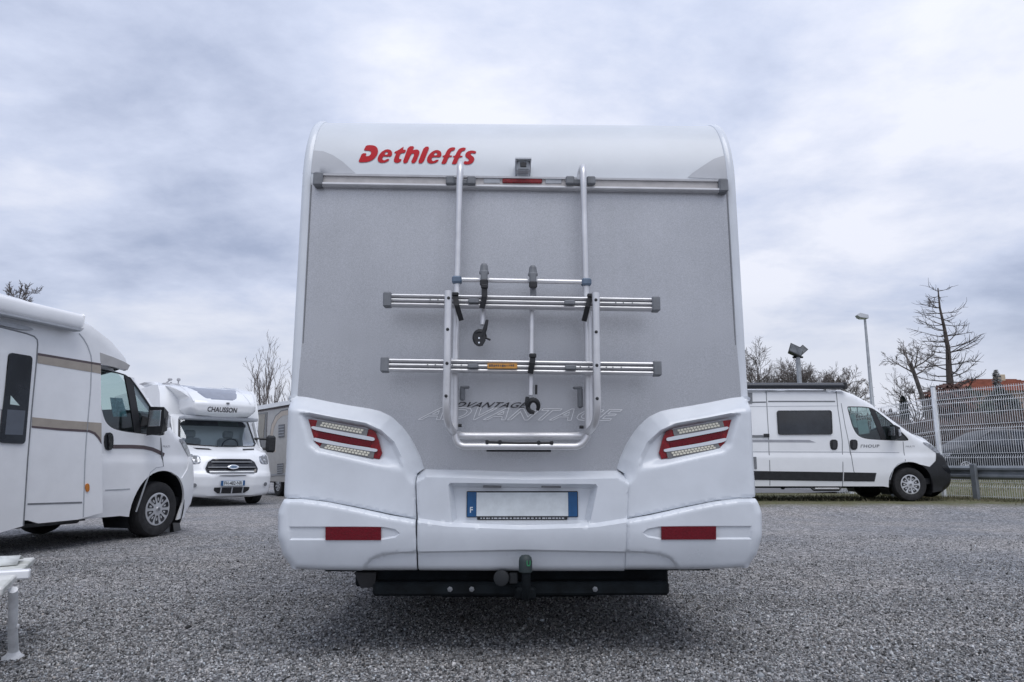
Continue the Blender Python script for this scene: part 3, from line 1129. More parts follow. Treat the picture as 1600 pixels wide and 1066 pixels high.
    rec = np.vstack([ru, rlw[1:-1]])
    tipx, tipz = ru[-1]
    outer_line = np.vstack([O, T[:3]])

    def corner(P, d):
        dt = pdist(P, T[2:])
        do = pdist(P, O)
        y = -0.105 * (1 - np.clip(1 - dt / 0.085, 0, 1) ** 1.4)
        y = y + roll(pdist(P, L), 0.008, 0.008)
        y = y + np.minimum(roll(do, 0.05, 0.09), 0.09)
        ins = inside(P, rec)
        du, dl = pdist(P, ru), pdist(P, rlw)
        tap = np.clip((tipx - P[:, 0]) / 0.16, 0, 1)
        y = y + np.where(ins, 0.052 * np.minimum(ss(0, 0.022, du), ss(0, 0.05, dl)) * (0.25 + 0.75 * ss(0, 1, tap)), 0)
        return y
    base = len(bpy.data.objects)
    for mir in (None, 'x'):
        cmod = moulded('corner_panel', outl, corner, 0.010, BUMPW, root, (), 0.14, mir, 38, creases=[ru, rlw, offset_line(ru, -0.022)[1:-1], offset_line(rlw, -0.05)[1:-1], offset_line(T[3:], -0.085)[:-1]])
        s = 1 if mir is None else -1
        pl = lambda u, v, w: (s * u, w, v)
        lp = lambda P, Y=-0.062: RF.uv([(470 + x / 10.667, 640 + y / 10.667) for x, y in P], Y)
        lamp = MB().prism(chaikin(lp([(95, 160), (250, 175), (700, 250), (1120, 326), (1210, 345), (1270, 400), (1390, 832), (1100, 800), (310, 652), (215, 590), (140, 430)]), 1), pl, -0.072, -0.03)
        lo = lamp.obj('tail_lamp', REDL, cmod, 30)
        bars = [([(200, 285), (240, 283), (700, 372), (1215, 462), (1245, 490), (1235, 520), (1190, 525), (700, 432), (300, 355), (215, 330), (188, 305)]),
                ([(240, 472), (300, 482), (750, 575), (1270, 655), (1290, 680), (1272, 705), (1230, 706), (750, 628), (340, 555), (250, 528), (225, 500)])]
        for bpts in bars:
            MB().prism(chaikin(lp(bpts), 1), pl, -0.081, -0.06).obj('divider', BUMPW, lo, 30)
        MB().prism(lp([(310, 372), (700, 438), (1185, 545), (1170, 625), (700, 545), (300, 465)]), pl, -0.077, -0.06).obj('brake_lens', REDR, lo, 30)
        strips = [[(290, 178), (1135, 330), (1105, 442), (260, 285)], [(375, 558), (1240, 705), (1215, 815), (315, 650)]]
        for st in strips:
            MB().prism(lp(st), pl, -0.077, -0.06).obj('clear_lens', LEDH, lo, 30)
            q = [np.array(p, float) for p in st]
            cells = MB()
            for r in range(2):
                for c in range(13):
                    u0, u1 = 0.08 + 0.84 * (c + 0.10 + 0.3 * (r == 0)) / 13.3, 0.08 + 0.84 * (c + 0.88 + 0.3 * (r == 0)) / 13.3
                    v0, v1 = 0.16 + 0.36 * r, 0.16 + 0.36 * r + 0.29
                    bil = lambda u, v: q[0] * (1 - u) * (1 - v) + q[1] * u * (1 - v) + q[2] * u * v + q[3] * (1 - u) * v
                    cells.prism(lp([bil(u0, v0), bil(u1, v0), bil(u1, v1), bil(u0, v1)]), pl, -0.0805, -0.07)
            tag(cells.obj('led_array', LEDC, lo, 30), kind='stuff')

    # ---------------- lower bumper corners
    bt = [(441, 784, -.05), (446, 779.5, -.09), (470, 780), (510, 785), (560, 795), (610, 806), (649, 812.5)]
    br = [(649, 812.5), (650, 850), (649, 895)]
    bb = [(649, 895), (560, 895), (500, 894), (462, 892), (450, 886, -.06), (442, 868, -.04), (437, 838, -.03), (437.5, 800, -.03), (441, 784, -.05)]
    BT, BR, BB = RF.uv(bt, -0.13), RF.uv(br, -0.13), RF.uv(bb, -0.13)
    BO = RF.uv([(450, 886, -.06), (442, 868, -.04), (437, 838, -.03), (437.5, 800, -.03), (441, 784, -.05)])
    outb = np.vstack([BT, BR[1:], BB[1:-1]])
    chan = RF.uv([(452, 822.5), (560, 822.5), (600, 823), (618, 826.5), (626, 833.5), (618, 840), (598, 843.5), (560, 844), (452, 844)], -0.135)
    sw = RF.uv([(560, 897), (566, 886), (578, 873), (596, 866), (620, 863), (652, 861.5), (652, 897)], -0.135)
    crease = RF.uv([(452, 783), (452, 885)], -0.135)

    def lower(P, d):
        y = np.full(len(P), -0.145)
        y = y + roll(pdist(P, BT), 0.022, 0.03)
        y = y + roll(pdist(P, BR), 0.007, 0.007)
        y = y + roll(pdist(P, BB[:4]), 0.03, 0.035)
        y = y + np.minimum(roll(pdist(P, BO), 0.06, 0.115), 0.115)
        y = y + 0.010 * ss(0.0, 0.008, sdist(P, chan)) * ss(0.0, 0.06, pdist(P, BO))
        y = y + 0.016 * ss(-0.002, 0.010, sdist(P, sw))
        y = y + 0.0025 * np.exp(-(pdist(P, crease) / 0.004) ** 2)
        y = y + 0.055 * np.clip((0.60 - P[:, 1]) / 0.2, 0, 1) ** 1.6
        return y
    for mir in (None, 'x'):
        bm_ = moulded('bumper_corner', outb, lower, 0.0095, BUMPW, root, (), 0.5, mir, 40, creases=[np.vstack([chan, chan[:1]]), offset_line(chan, -0.008), sw, offset_line(sw, -0.010)])
        s = 1 if mir is None else -1
        pl = lambda u, v, w: (s * u, w, v)
        MB().prism(RF.uv([(509, 823.5), (595.5, 823.5), (595.5, 844), (509, 844)], -0.14), pl, -0.147, -0.13).obj('reflector', REDR, bm_, 30)

    # ---------------- centre bumper panel with the plate recess
    ct = [(651.5, 741), (664, 733.5), (735, 735), (815, 737.5), (900, 736.5), (966, 735.5), (981.5, 744)]
    cb_ = [(981.5, 744), (981, 770), (980, 811), (979, 895)]
    cl_ = [(979, 895), (815, 896), (652, 895)]
    cc = [(652, 895), (653, 811), (651, 775), (650.5, 752)]
    CT, CR, CL, CC = RF.uv(ct, -0.06), RF.uv(cb_, -0.11), RF.uv(cl_, -0.12), RF.uv(cc, -0.11)
    outc = np.vstack([CT, CR[1:], CL[1:], CC[1:]])
    tu = RF.uv([(706, 817), (700, 756), (703, 754.5), (931, 756.5), (934.5, 758), (922, 818)], -0.115)
    tl = RF.uv([(922, 818), (815, 819), (706, 817)], -0.115)
    rec2 = np.vstack([tu, tl[1:-1]])
    led = RF.uv([(640, 810), (700, 818.5), (815, 823), (930, 819.5), (990, 810)], -0.12)
    lz = lambda x: np.interp(x, led[:, 0], led[:, 1])
    cz_ = RF.uv([(640, 862), (815, 858.5), (990, 862)], -0.12)
    cz = lambda x: np.interp(x, cz_[:, 0], cz_[:, 1])

    def centre(P, d):
        x, z = P[:, 0], P[:, 1]
        y = -0.118 * (1 - 0.85 * np.clip(1 - pdist(P, CT) / 0.036, 0, 1) ** 1.2)
        y = y + roll(np.minimum(pdist(P, CR), pdist(P, CC)), 0.007, 0.007)
        y = y + np.where(inside(P, rec2), 0.062 * np.minimum(ss(0, 0.022, pdist(P, tu)), ss(0, 0.010, pdist(P, tl))), 0)
        y = y - 0.020 * ss(0.006, -0.012, z - lz(x))
        y = y + 0.016 * ss(0.0, -0.010, z - cz(x))
        y = y + roll(pdist(P, CL), 0.03, 0.03)
        y = y + 0.055 * np.clip((0.60 - z) / 0.2, 0, 1) ** 1.6
        return y
    cp = moulded('bumper_centre', outc, centre, 0.0095, BUMPW, root, (), 0.11, None, 38, creases=[tu, tl, offset_line(tu, -0.022), offset_line(CT[1:-1], -0.036), np.c_[np.linspace(-1, 1, 60), lz(np.linspace(-1, 1, 60)) + 0.006], np.c_[np.linspace(-1, 1, 60), lz(np.linspace(-1, 1, 60)) - 0.012], np.c_[np.linspace(-1, 1, 60), cz(np.linspace(-1, 1, 60))], np.c_[np.linspace(-1, 1, 60), cz(np.linspace(-1, 1, 60)) - 0.010]])
    for x0, x1 in ((755, 783), (846, 876)):
        u = RF.uv([(x0, 759), (x1, 759.5), (x1, 762.5), (x0, 762)], -0.07)
        MB().prism(u, face_y, -0.085, -0.05).obj('plate_lamp', GREYP, cp)
    pq = RF.uv([(730.5, 769), (901.5, 770), (901.5, 807), (730.5, 807)], -0.06)
    x0, x1, z1_, z0_ = pq[0][0], pq[1][0], pq[0][1], pq[2][1]
    fr = MB().box(((x0 + x1) / 2, -0.060, (z0_ + z1_) / 2), (x1 - x0 + 0.008, 0.008, z1_ - z0_ + 0.008), 0.003)
    fr.box(((x0 + x1) / 2, -0.0605, z0_ - 0.006), ((x1 - x0) * 0.82, 0.009, 0.018), 0.003)
    pf = fr.obj('number_plate', BLACKP, cp)
    bw = (x1 - x0) * 0.082
    MB().box(((x0 + x1) / 2, -0.0655, (z0_ + z1_) / 2), (x1 - x0 - 2 * bw - 0.002, 0.004, z1_ - z0_ - 0.004)).obj('plate_face', PLATEW, pf)
    for xx in (x0 + bw / 2, x1 - bw / 2):
        MB().box((xx, -0.0655, (z0_ + z1_) / 2), (bw, 0.004, z1_ - z0_)).obj('country_band', BLUE, pf)
    lettering('country_letter', 'F', [(x0 + bw * .3, z0_ + .018), (x0 + bw * .62, z0_ + .018), (x0 + bw * .62, z0_ + .045), (x0 + bw * .3, z0_ + .045)], 0, PLATEW, pf, lambda u, v: -0.0682, 0.02)
    dash = MB()
    rg = random.Random(3)
    xx = x0 + (x1 - x0) * 0.12
    while xx < x0 + (x1 - x0) * 0.88:
        w = rg.uniform(0.004, 0.016)
        dash.box((xx + w / 2, -0.0652, z0_ - 0.008), (w, 0.002, 0.006))
        xx += w + rg.uniform(0.003, 0.008)
    tag(dash.obj('frame_print', LGREYP, pf, 0), kind='stuff')

    # ---------------- badge lettering on the silver wall
    def quad(a, b, c, d):
        return RF.uv([a, b, c, d], -0.002)
    lettering('badge', 'ADVANTAGE', quad((693, 636.5), (823, 637.5), (827, 629), (700, 628)), 0.32, BLACKT, root, lambda u, v: -0.004, 0.012, spacing=1.06)
    outline_lettering('badge', 'ADVANTAGE', quad((653, 656), (964, 657.5), (972, 640), (664, 636)), 0.34, OUTLN, root, -0.0035, 0.0038, 0.01, 1.02)

    # ---------------- towing gear under the bumper
    tb = MB()
    a, b = RF.uv([(582, 911), (1047, 911), (1047, 931), (582, 931)], -0.02)[[0, 2]]
    tb.box(((a[0] + b[0]) / 2, 0.03, (a[1] + b[1]) / 2), (b[0] - a[0], 0.09, a[1] - b[1]), 0.012)
    c, d = RF.uv([(556, 892), (1044, 912)], 0.1)
    tb.box(((c[0] + d[0]) / 2, 0.14, (c[1] + d[1]) / 2), (d[0] - c[0], 0.1, c[1] - d[1] + 0.02), 0.01)
    beam = tb.obj('tow_beam', DARKM, root)
    for px in (703, 737, 930):
        q = RF.at(px, 921, -0.02)
        MB().lathe((q.x, -0.015, q.z), (0, -1, 0), [(0.013, 0), (0.013, 0.006), (0.006, 0.010), (0.001, 0.010)], 6).obj('bolt', GREYP, beam)
    mf = RF.uv([(556, 893), (590, 893), (588, 915), (566, 917)], 0.1)
    MB().prism(mf, face_y, 0.06, 0.09).obj('mud_flap', BLACKP, root)
    q0, q1 = RF.at(821, 928, -0.05), RF.at(821, 882, -0.16)
    nk = MB().tube(bend([(q0.x, 0.02, q0.z), (q0.x, -0.13, q0.z - 0.005), (q0.x, -0.165, q0.z + 0.05), (q0.x, -0.165, q1.z)], 0.05), 0.020, 12)
    nk.box((q0.x, -0.02, q0.z), (0.10, 0.07, 0.055), 0.01)
    hitch = nk.obj('tow_bar', DARKM, root)
    cap = MB().lathe((q1.x, -0.165, q1.z - 0.035), (0, 0, 1), [(0.026, 0), (0.031, 0.004), (0.031, 0.05), (0.028, 0.066), (0.018, 0.076), (0.001, 0.079)], 20)
    co = cap.obj('ball_cover', CAPM, hitch)
    lettering('cover_mark', 'U', [(q1.x + .004, q1.z - .004), (q1.x + .022, q1.z - .004), (q1.x + .022, q1.z + .022), (q1.x + .004, q1.z + .022)], 0, GREENM, co, lambda u, v: -0.199 + 0.25 * (u - q1.x), 0.03)
    sq = RF.at(787, 903, -0.06)
    so = MB().lathe((sq.x, -0.03, sq.z), (-0.2, -1, 0.05), [(0.022, 0), (0.030, 0.01), (0.030, 0.045), (0.036, 0.05), (0.036, 0.062), (0.03, 0.066), (0.001, 0.066)], 18)
    so.box((sq.x + 0.045, -0.03, sq.z - 0.004), (0.04, 0.06, 0.05), 0.006)
    so.obj('tow_socket', mat('socket_plastic', (0.03, 0.033, 0.036), 0.6, spec=0.2), hitch)
    return root


motorhome = build_motorhome()


def build_rack():
    root = empty('bicycle_rack', 'silver tube bicycle carrier hung on the rear wall of the large motorhome, empty', 'bicycle rack', RF.o, RF.yaw)
    at = RF.at
    # main frame: two uprights joined by a round bend at the bottom, hooked over the rail at the top
    pts = [(719.5, 284, -.035), (719, 268, -.045), (719, 255, -.075), (719, 262, -.12), (718, 285, -.13), (714.5, 440, -.135), (711, 600, -.14), (709, 676, -.14), (716, 697.5, -.14),
           (907, 698, -.14), (920.5, 680, -.14), (919, 600, -.14), (915.5, 440, -.135), (911.5, 285, -.13), (911, 265, -.12), (910.5, 260, -.075), (907, 270, -.045), (905, 284, -.035)]
    path = bend([at(*p) for p in pts], 0.07, 6)
    main = MB().tube(path, 0.0165, 14).obj('main_frame', ALU, root, 60)
    for p, q in (((710.5, 560), (709.3, 672)), ((918.5, 470), (920.2, 672))):
        MB().tube([at(*p, -.14), at(*q, -.14)], 0.0205, 14).obj('frame_sleeve', ALU, main, 60)
    for x in (720, 907):
        q = at(x, 284, -.05)
        m = MB().box((q.x - 0.055, -0.052, q.z + 0.004), (0.045, 0.03, 0.045), 0.006).box((q.x + 0.055, -0.052, q.z + 0.004), (0.045, 0.03, 0.045), 0.006)
        m.box((q.x, -0.045, q.z), (0.13, 0.02, 0.03), 0.006)
        m.obj('mounting_clamp', GREYP, root)
    # carrying frame
    pts = [(700.5, 455, -.27), (699, 560, -.27), (697, 640, -.26), (700, 664, -.22), (712, 681, -.11), (740, 681.5, -.09), (895, 681.5, -.09), (915, 681, -.11), (930, 664, -.22), (933.5, 640, -.26), (932, 560, -.27), (931, 458, -.27)]
    carry = MB().tube(bend([at(*p) for p in pts], 0.06, 5), 0.0185, 14).obj('carrying_frame', ALU, root, 60)
    for x, y in ((701, 466), (699.5, 515), (698.5, 568), (697, 619), (931, 469), (931.5, 519), (932.5, 571), (933, 623)):
        q = at(x, y, -.285)
        MB().lathe((q.x, -.2865, q.z), (0, -1, 0), [(0.008, 0), (0.008, 0.003), (0.004, 0.006), (0.0005, 0.006)], 8).obj('bolt', BLACKP, carry)
    cbm = MB().tube([at(714, 437, -.145), at(916, 441, -.145)], 0.0115, 12).obj('crossbar', ALU, root, 60)
    for x, y in ((714, 438), (916, 441.5)):
        q = at(x, y, -.14)
        MB().box(q, (0.048, 0.05, 0.036), 0.008).obj('joint_collar', BLUEG, cbm)
    # wheel rails: three ribs each, tilted a touch
    for (xa, ya, xb, yb, stick) in ((603, 468.5, 1027, 475.5, False), (599, 570, 1029, 576, True)):
        A, B = at(xa, ya, -.21), at(xb, yb, -.21)
        hh = abs(at(700, 460, -.21).z - at(700, 480.5, -.21).z) / 2
        prof = []
        w = hh / 3
        for k in range(3):
            c = -hh + w * (2 * k + 1)
            prof += [(0.022, c - w * 0.95), (0.034, c - w * 0.55), (0.038, c), (0.034, c + w * 0.5), (0.022, c + w * 0.72)]
        prof = [(0.0, -hh)] + prof + [(0.0, hh)]
        A0, B0 = Vector((A.x, -.185, A.z)), Vector((B.x, -.185, B.z))
        r = MB().sweep(prof, A0, B0).obj('wheel_rail', ALU, root, 25)
        gv = MB()
        for k in (1, 2):
            c = -hh + w * 2 * k - w * 0.12
            gv.sweep([(0.021, c - w * 0.22), (0.0245, c - w * 0.22), (0.0245, c + w * 0.22), (0.021, c + w * 0.22)], A0, B0)
        gv.obj('groove', GREYP, r)
        for q, s in ((A0, 1), (B0, -1)):
            MB().box((q.x + s * 0.008, -.203, q.z), (0.040, 0.052, 2 * hh + 0.008), 0.006).obj('end_cap', LGREYP if False else GREYP, r)
        tt = lambda px: A0 + (B0 - A0) * ((at(px, 500, -.21).x - A0.x) / (B0.x - A0.x))
        for px in (740, 890):
            q = tt(px)
            MB().box((q.x, -.226, q.z - 0.002), (0.052, 0.012, 0.022), 0.004).obj('buckle', GREYP, r)
        holes = MB()
        for px in ((672, 684, 962, 974, 988) if not stick else (670, 682, 708, 722, 905, 918, 945, 955, 968)):
            q = tt(px)
            holes.lathe((q.x, -.2232, q.z), (0, -1, 0), [(0.004, 0), (0.004, 0.0006), (0.0003, 0.0006)], 8)
        tag(holes.obj('rail_holes', GREYP, r, 0), kind='stuff')
        if stick:
            q0, q1 = tt(762), tt(808)
            MB().box(((q0.x + q1.x) / 2, -.2235, (q0.z + q1.z) / 2), (q1.x - q0.x, 0.0035, 0.024)).obj('sticker', ORANGE, r)
            pr = MB()
            rg = random.Random(5)
            for k in range(12):
                x = q0.x + 0.012 + k * (q1.x - q0.x - 0.02) / 12
                pr.box((x, -.2256, q0.z + rg.uniform(-0.001, 0.002)), (rg.uniform(0.004, 0.009), 0.0012, rg.uniform(0.006, 0.012)))
            tag(pr.obj('sticker_print', BROWN, r, 0), kind='stuff')
    # the two clamping arms
    for (xk, yk, xr, y_rail, y_end, hx, hy, ang) in ((756.5, 437, 754, 466, 508, 750, 527, 0.5), (832.5, 440, 829.5, 470, 618, 833, 634, 0.0)):
        k0 = at(xk, yk, -.16)
        top = at(xk, yk - 22, -.165)
        arm = empty('clamp_arm', None, None)
        arm.parent = root
        kb = MB().lathe((top.x, -.165, at(xk, yk - 8, -.165).z), (0, 0, 1), [(0.019, 0), (0.025, 0.004), (0.025, 0.012), (0.022, 0.016), (0.018, 0.045), (0.012, 0.054), (0.001, 0.056)], 12)
        kb.obj('knob', GREYP, arm, 25)
        br_ = MB().box((k0.x, -.165, k0.z + 0.004), (0.034, 0.05, 0.072), 0.006)
        br_.box((k0.x + 0.002, -.158, k0.z - 0.05), (0.03, 0.022, 0.07), 0.006)
        br_.obj('bracket', GREYP, arm)
        MB().box((k0.x, -.19, k0.z - 0.024), (0.040, 0.016, 0.034), 0.006).obj('latch', BLACKP, arm)
        a0, a1 = at(xk - 1, yk + 20, -.15), at(xr, y_end, -.17)
        MB().tube([a0, a1], 0.013, 12).obj('arm_tube', ALU, arm, 60)
        h = at(hx, hy, -.19)
        hk = MB()
        ring = []
        for i in range(15):
            t = -0.6 + 1.62 * pi * i / 14 + ang
            ring.append((h.x + 0.024 * cos(t) * 1.05, -.19 - 0.012 * sin(t), h.z - 0.004 + 0.030 * sin(t)))
        hk.tube(ring, [0.008 + 0.005 * sin(pi * i / 14) for i in range(15)], 8)
        if ang:
            hk.hull([(h.x + dx, -.19 + dy, h.z + dz) for dx, dy, dz in ((-0.034, -.02, .012), (-0.02, -.02, -.04), (.012, -.02, -.046), (.028, -.02, -.02), (.022, -.02, .018), (-.006, -.02, .022),
                                                                        (-0.03, .02, .010), (-0.016, .02, -.036), (.012, .02, -.04), (.024, .02, .016))])
            hk.tube([(h.x + .012, -.20, h.z - .0), (h.x + .026, -.205, h.z + .045), (h.x + .034, -.20, h.z + .082)], [0.012, 0.010, 0.007], 8)
            hk.tube([(h.x + .02, -.20, h.z - .002), (h.x + .05, -.205, h.z - .016)], 0.005, 6)
            ey = MB()
            for dz in (-0.008, -0.030):
                ey.lathe((h.x - .004, -.2105, h.z + dz), (0, -1, 0), [(0.0045, 0), (0.0045, 0.001), (0.0003, 0.001)], 8)
            ey.obj('rivet', CHROME, arm, 0)
        else:
            hk.tube([(h.x - .026, -.18, h.z + .04), (h.x - .030, -.19, h.z + .01), (h.x - .018, -.19, h.z - .022), (h.x + .006, -.19, h.z - .034)], 0.010, 8)
            hk.tube([(h.x + .016, -.175, h.z + .10), (h.x + .015, -.18, h.z + .055)], 0.006, 6)
        hk.obj('jaw', BLACKP, arm)
        # webbing strap round the rail
        s0 = at(xr + 3, y_rail - 18 if ang else 556, -.235)
        sm = at(xr + (3 if ang else 2), y_rail - 2 if ang else 568, -.236)
        s1 = at(xr - 1, y_rail + 16 if ang else 584, -.225)
        st = MB()
        for a_, b_ in ((s0, sm), (sm, s1)):
            st.sweep([(-0.003, -0.013), (0.003, -0.013), (0.003, 0.013), (-0.003, 0.013)], a_, b_, up=(1, 0.15, 0))
        st.box(s0, (0.034, 0.02, 0.022), 0.005)
        st.obj('strap', BLACKP, arm)
    for pa, pb, pc in (((711, 460), (714, 478), (721, 501)), ((923, 462), (918, 480), (912.5, 502))):
        a_, b_, c_ = at(*pa, -.235), at(*pb, -.24), at(*pc, -.215)
        st = MB()
        for u_, v_ in ((a_, b_), (b_, c_)):
            st.sweep([(-0.004, -0.012), (0.004, -0.012), (0.004, 0.012), (-0.004, 0.012)], u_, v_, up=(1, 0.1, 0))
        st.box(a_, (0.034, 0.022, 0.018), 0.004)
        st.obj('rubber_strap', BLACKP, root)
    for x, y, hh in ((722.5, 616, 0.066), (906.5, 622, 0.10)):
        q = at(x, y, -.11)
        m = MB().box(q, (0.026, 0.03, hh), 0.008).box((q.x + (0.012 if x < 800 else -0.012), q.y, q.z + hh / 2), (0.045, 0.03, 0.014), 0.005)
        m.obj('catch', GREYP, root)
    for x, y in ((717.5, 665), (908, 667.5)):
        q = at(x, y, -.13)
        MB().lathe((q.x - 0.008, q.y, q.z), (1, 0, 0), [(0.001, 0), (0.008, 0), (0.008, 0.02), (0.001, 0.02)], 10).obj('stop', BLACKP, root)
    a_, b_ = at(761, 690.5, -.15), at(862, 692, -.15)
    m = MB().tube([a_, (a_ + b_) / 2 + Vector((0, 0, -0.004)), b_], 0.005, 8)
    for t in (0.0, 0.2, 0.8, 1.0):
        m.box(a_ + (b_ - a_) * t, (0.016, 0.02, 0.018), 0.004)
    a2, b2 = at(760, 704, -.13), at(861, 704.5, -.13)
    m.tube([a2, b2], 0.006, 8)
    m.obj('rubber_buffer', BLACKP, root)
    return root


build_rack()

# ------------------------------------------------------------------ vans and campers built from a common shell
def side_shell(name, root, outline, top, wfn, r, material, holes=(), sp=0.05, crown=0.05, bow=None, cross=13, creases=(), gap=None):
    """both body sides (with their openings) and the skin that joins them over roof, screen and nose"""
    outline = np.asarray(outline, float)
    top = np.asarray(top, float)

    def fn(P, d):
        return -(wfn(P[:, 0], P[:, 1]) - roll(pdist(P, top), r, r))
    a = moulded(name, outline, fn, sp, material, root, holes, 0.03, None, 40, creases=[offset_line(top, -r * 0.5), offset_line(top, -r)] + list(creases))
    moulded(name, outline, fn, sp, material, root, holes, 0.03, 'y', 40)
    if True:
        tp = resample(top, 0.06, False)
        h = wfn(tp[:, 0], tp[:, 1]) - r
        vs, fs = [], []
        ts = np.linspace(-1, 1, cross)
        t = np.gradient(tp, axis=0)
        t /= np.linalg.norm(t, axis=1)[:, None]
        nrm = np.c_[-t[:, 1], t[:, 0]]
        for i, p in enumerate(tp):
            b = bow(p[0], p[1]) if bow else crown
            for q in ts:
                e = b * (1 - q * q)
                vs.append((p[0] + nrm[i][0] * e, q * h[i], p[1] + nrm[i][1] * e))
        for i in range(len(tp) - 1):
            for k in range(cross - 1):
                if gap and 0 < k < cross - 2 and gap[0] < tp[i][0] < gap[1] and gap[0] < tp[i + 1][0] < gap[1]:
                    continue
                fs.append((i * cross + k, i * cross + k + 1, (i + 1) * cross + k + 1, (i + 1) * cross + k))
        link_mesh(name, vs, fs, material, root, 60)
    return a


def side_patch(name, outline, material, parent, wfn, off=0.005, sp=0.08, mirror=None, skirt=0.02, smooth=0):
    o = chaikin(outline, smooth) if smooth else np.asarray(outline, float)
    return moulded(name, o, lambda P, d: -(wfn(P[:, 0], P[:, 1]) + off), sp, material, parent, (), skirt, mirror, 30)


def ribbon(line, w):
    L = np.asarray(line, float)
    return np.vstack([offset_line(L, w / 2), offset_line(L, -w / 2)[::-1]])


def arch(cx, cz, R, a0, a1, n=14):
    return [(cx + R * cos(R_(a0 + (a1 - a0) * i / n)), cz + R * sin(R_(a0 + (a1 - a0) * i / n))) for i in range(n + 1)]


def arch_liner(root, x, z, R, y0, y1):
    m = MB()
    n = 20
    vs = []
    for y in (y0, y1):
        vs += [(x + R * cos(pi * (i / n * 1.3 - 0.15)), y, z + R * sin(pi * (i / n * 1.3 - 0.15))) for i in range(n + 1)]
    fs = [(i, i + 1, n + 2 + i, n + 1 + i) for i in range(n)]
    fs.append(tuple(range(n + 1, 2 * n + 2)))
    m.add(vs, fs)
    return m.obj('arch_liner', BLACKP, root, 0)


VF = Frame((9.0, 16.3, 0.14), R_(0.0))
_c = VF.at(1423.5, 757, -1.0)
VF = Frame(VF.M @ Vector((_c.x, 0, 0)), R_(-0.4))
vp = lambda pts: VF.uv(pts, -1.0)
_c4 = lambda P: vp([(1300 + x / 6.27, 620 + y / 6.27) for x, y in P])
# profile of the common cab, measured on the panel van
CAB_FRONT = vp([(1321, 607.5), (1341.5, 615), (1366, 628.5), (1393, 650), (1420, 670.5), (1440.5, 683.6), (1458.6, 689.5), (1472, 699), (1480, 708)])
CAB_NOSE = vp([(1480, 708), (1488, 716), (1494.5, 731), (1499, 746), (1498, 758), (1484, 767)])
CAB_GLASS = _c4([(160, 104), (166, 95), (180, 92), (360, 95), (430, 120), (560, 225), (690, 350), (750, 412), (748, 433), (600, 430), (400, 421), (330, 412), (290, 400), (255, 380), (230, 350), (206, 300), (190, 245)])
CAB_LAMP = vp([(1441, 690.5), (1452, 692), (1466, 700), (1478, 709), (1479, 712), (1466, 707.5), (1452, 699)])
AX_Z = 0.36
SCREEN = (CAB_FRONT[1][0] + 0.05, CAB_FRONT[4][0] - 0.02)


def cab_w(x, z):
    x, z = np.asarray(x, float), np.asarray(z, float)
    w = 1.0 - 0.10 * ss(1.25, 2.6, z) - 0.25 * ss(0.1, 1.15, x) ** 1.4 - 0.03 * ss(0.6, 0.25, z)
    w = w + 0.022 * ss(1.02, 0.93, z) + 0.012 * np.exp(-((x / 0.55) ** 2 + ((z - 0.55) / 0.35) ** 2) ** 2)
    return w


def cab_bow(x, z):
    return 0.05 + 0.16 * float(ss(-0.6, 0.9, x))


def cab_furniture(root, seatmat, glassmat, notices, wfn=cab_w):
    """window panes, seats, wheel and the notices taped inside the door window"""
    gl = chaikin(CAB_GLASS, 1)
    for m in (None, 'y'):
        g = moulded('door_window', gl, lambda P, d: -(wfn(P[:, 0], P[:, 1]) - 0.022), 0.12, glassmat, root, (), 0, m, 30)
        inner = gl + (gl.mean(0) - gl) * 0.045
        V, F = cdt(gl, 0.08, [inner])
        vs = [(p[0], (-1 if m is None else 1) * (float(wfn(p[0], p[1])) - 0.014), p[1]) for p in V]
        link_mesh('window_seal', vs, [tuple(map(int, f)) for f in F], BLACKP, g, 0)
        c = CAB_GLASS
        xm = float(c[:, 0].min() + 0.47 * (c[:, 0].max() - c[:, 0].min()))
        bar = [(xm - 0.10, c[:, 1].max() - 0.035), (xm + 0.02, c[:, 1].max() - 0.06), (xm + 0.19, c[:, 1].min() + 0.01), (xm + 0.08, c[:, 1].min() + 0.01)]
        moulded('window_divider', bar, lambda P, d: -(wfn(P[:, 0], P[:, 1]) - 0.010), 0.15, BLACKP, g, (), 0.02, m, 0)
    for y in (-0.45, 0.45):
        s = MB().box((-0.72, y, 0.92), (0.52, 0.5, 0.16), 0.05)
        s.hull([(-1.02 + dx, y + dy, z) for (dx, z) in ((-0.0, 0.9), (0.14, 0.9), (-0.2, 1.55), (-0.08, 1.55)) for dy in (-0.24, 0.24)])
        s.box((-1.17, y, 1.68), (0.10, 0.26, 0.2), 0.04)
        s.obj('seat', seatmat, root)
    MB().hull([(x, y, z) for (x, z) in ((-0.15, 1.0), (-0.05, 1.28), (0.45, 1.25), (0.5, 0.8)) for y in (-0.85, 0.85)]).obj('dashboard', BLACKP, root)
    st = []
    for i in range(25):
        a = 2 * pi * i / 24
        st.append((-0.28 + 0.10 * sin(a), 0.45 + 0.2 * cos(a), 1.22 + 0.17 * sin(a)))
    MB().tube(st, 0.014, 8).obj('steering_wheel', BLACKP, root)
    MB().box((-0.5, 0, 0.42), (2.2, 1.8, 0.12)).obj('cab_floor', BLACKP, root)
    for (pts, m) in notices:
        p = side_patch('notice', pts, m, root, wfn, -0.04, 0.2, None, 0.003)


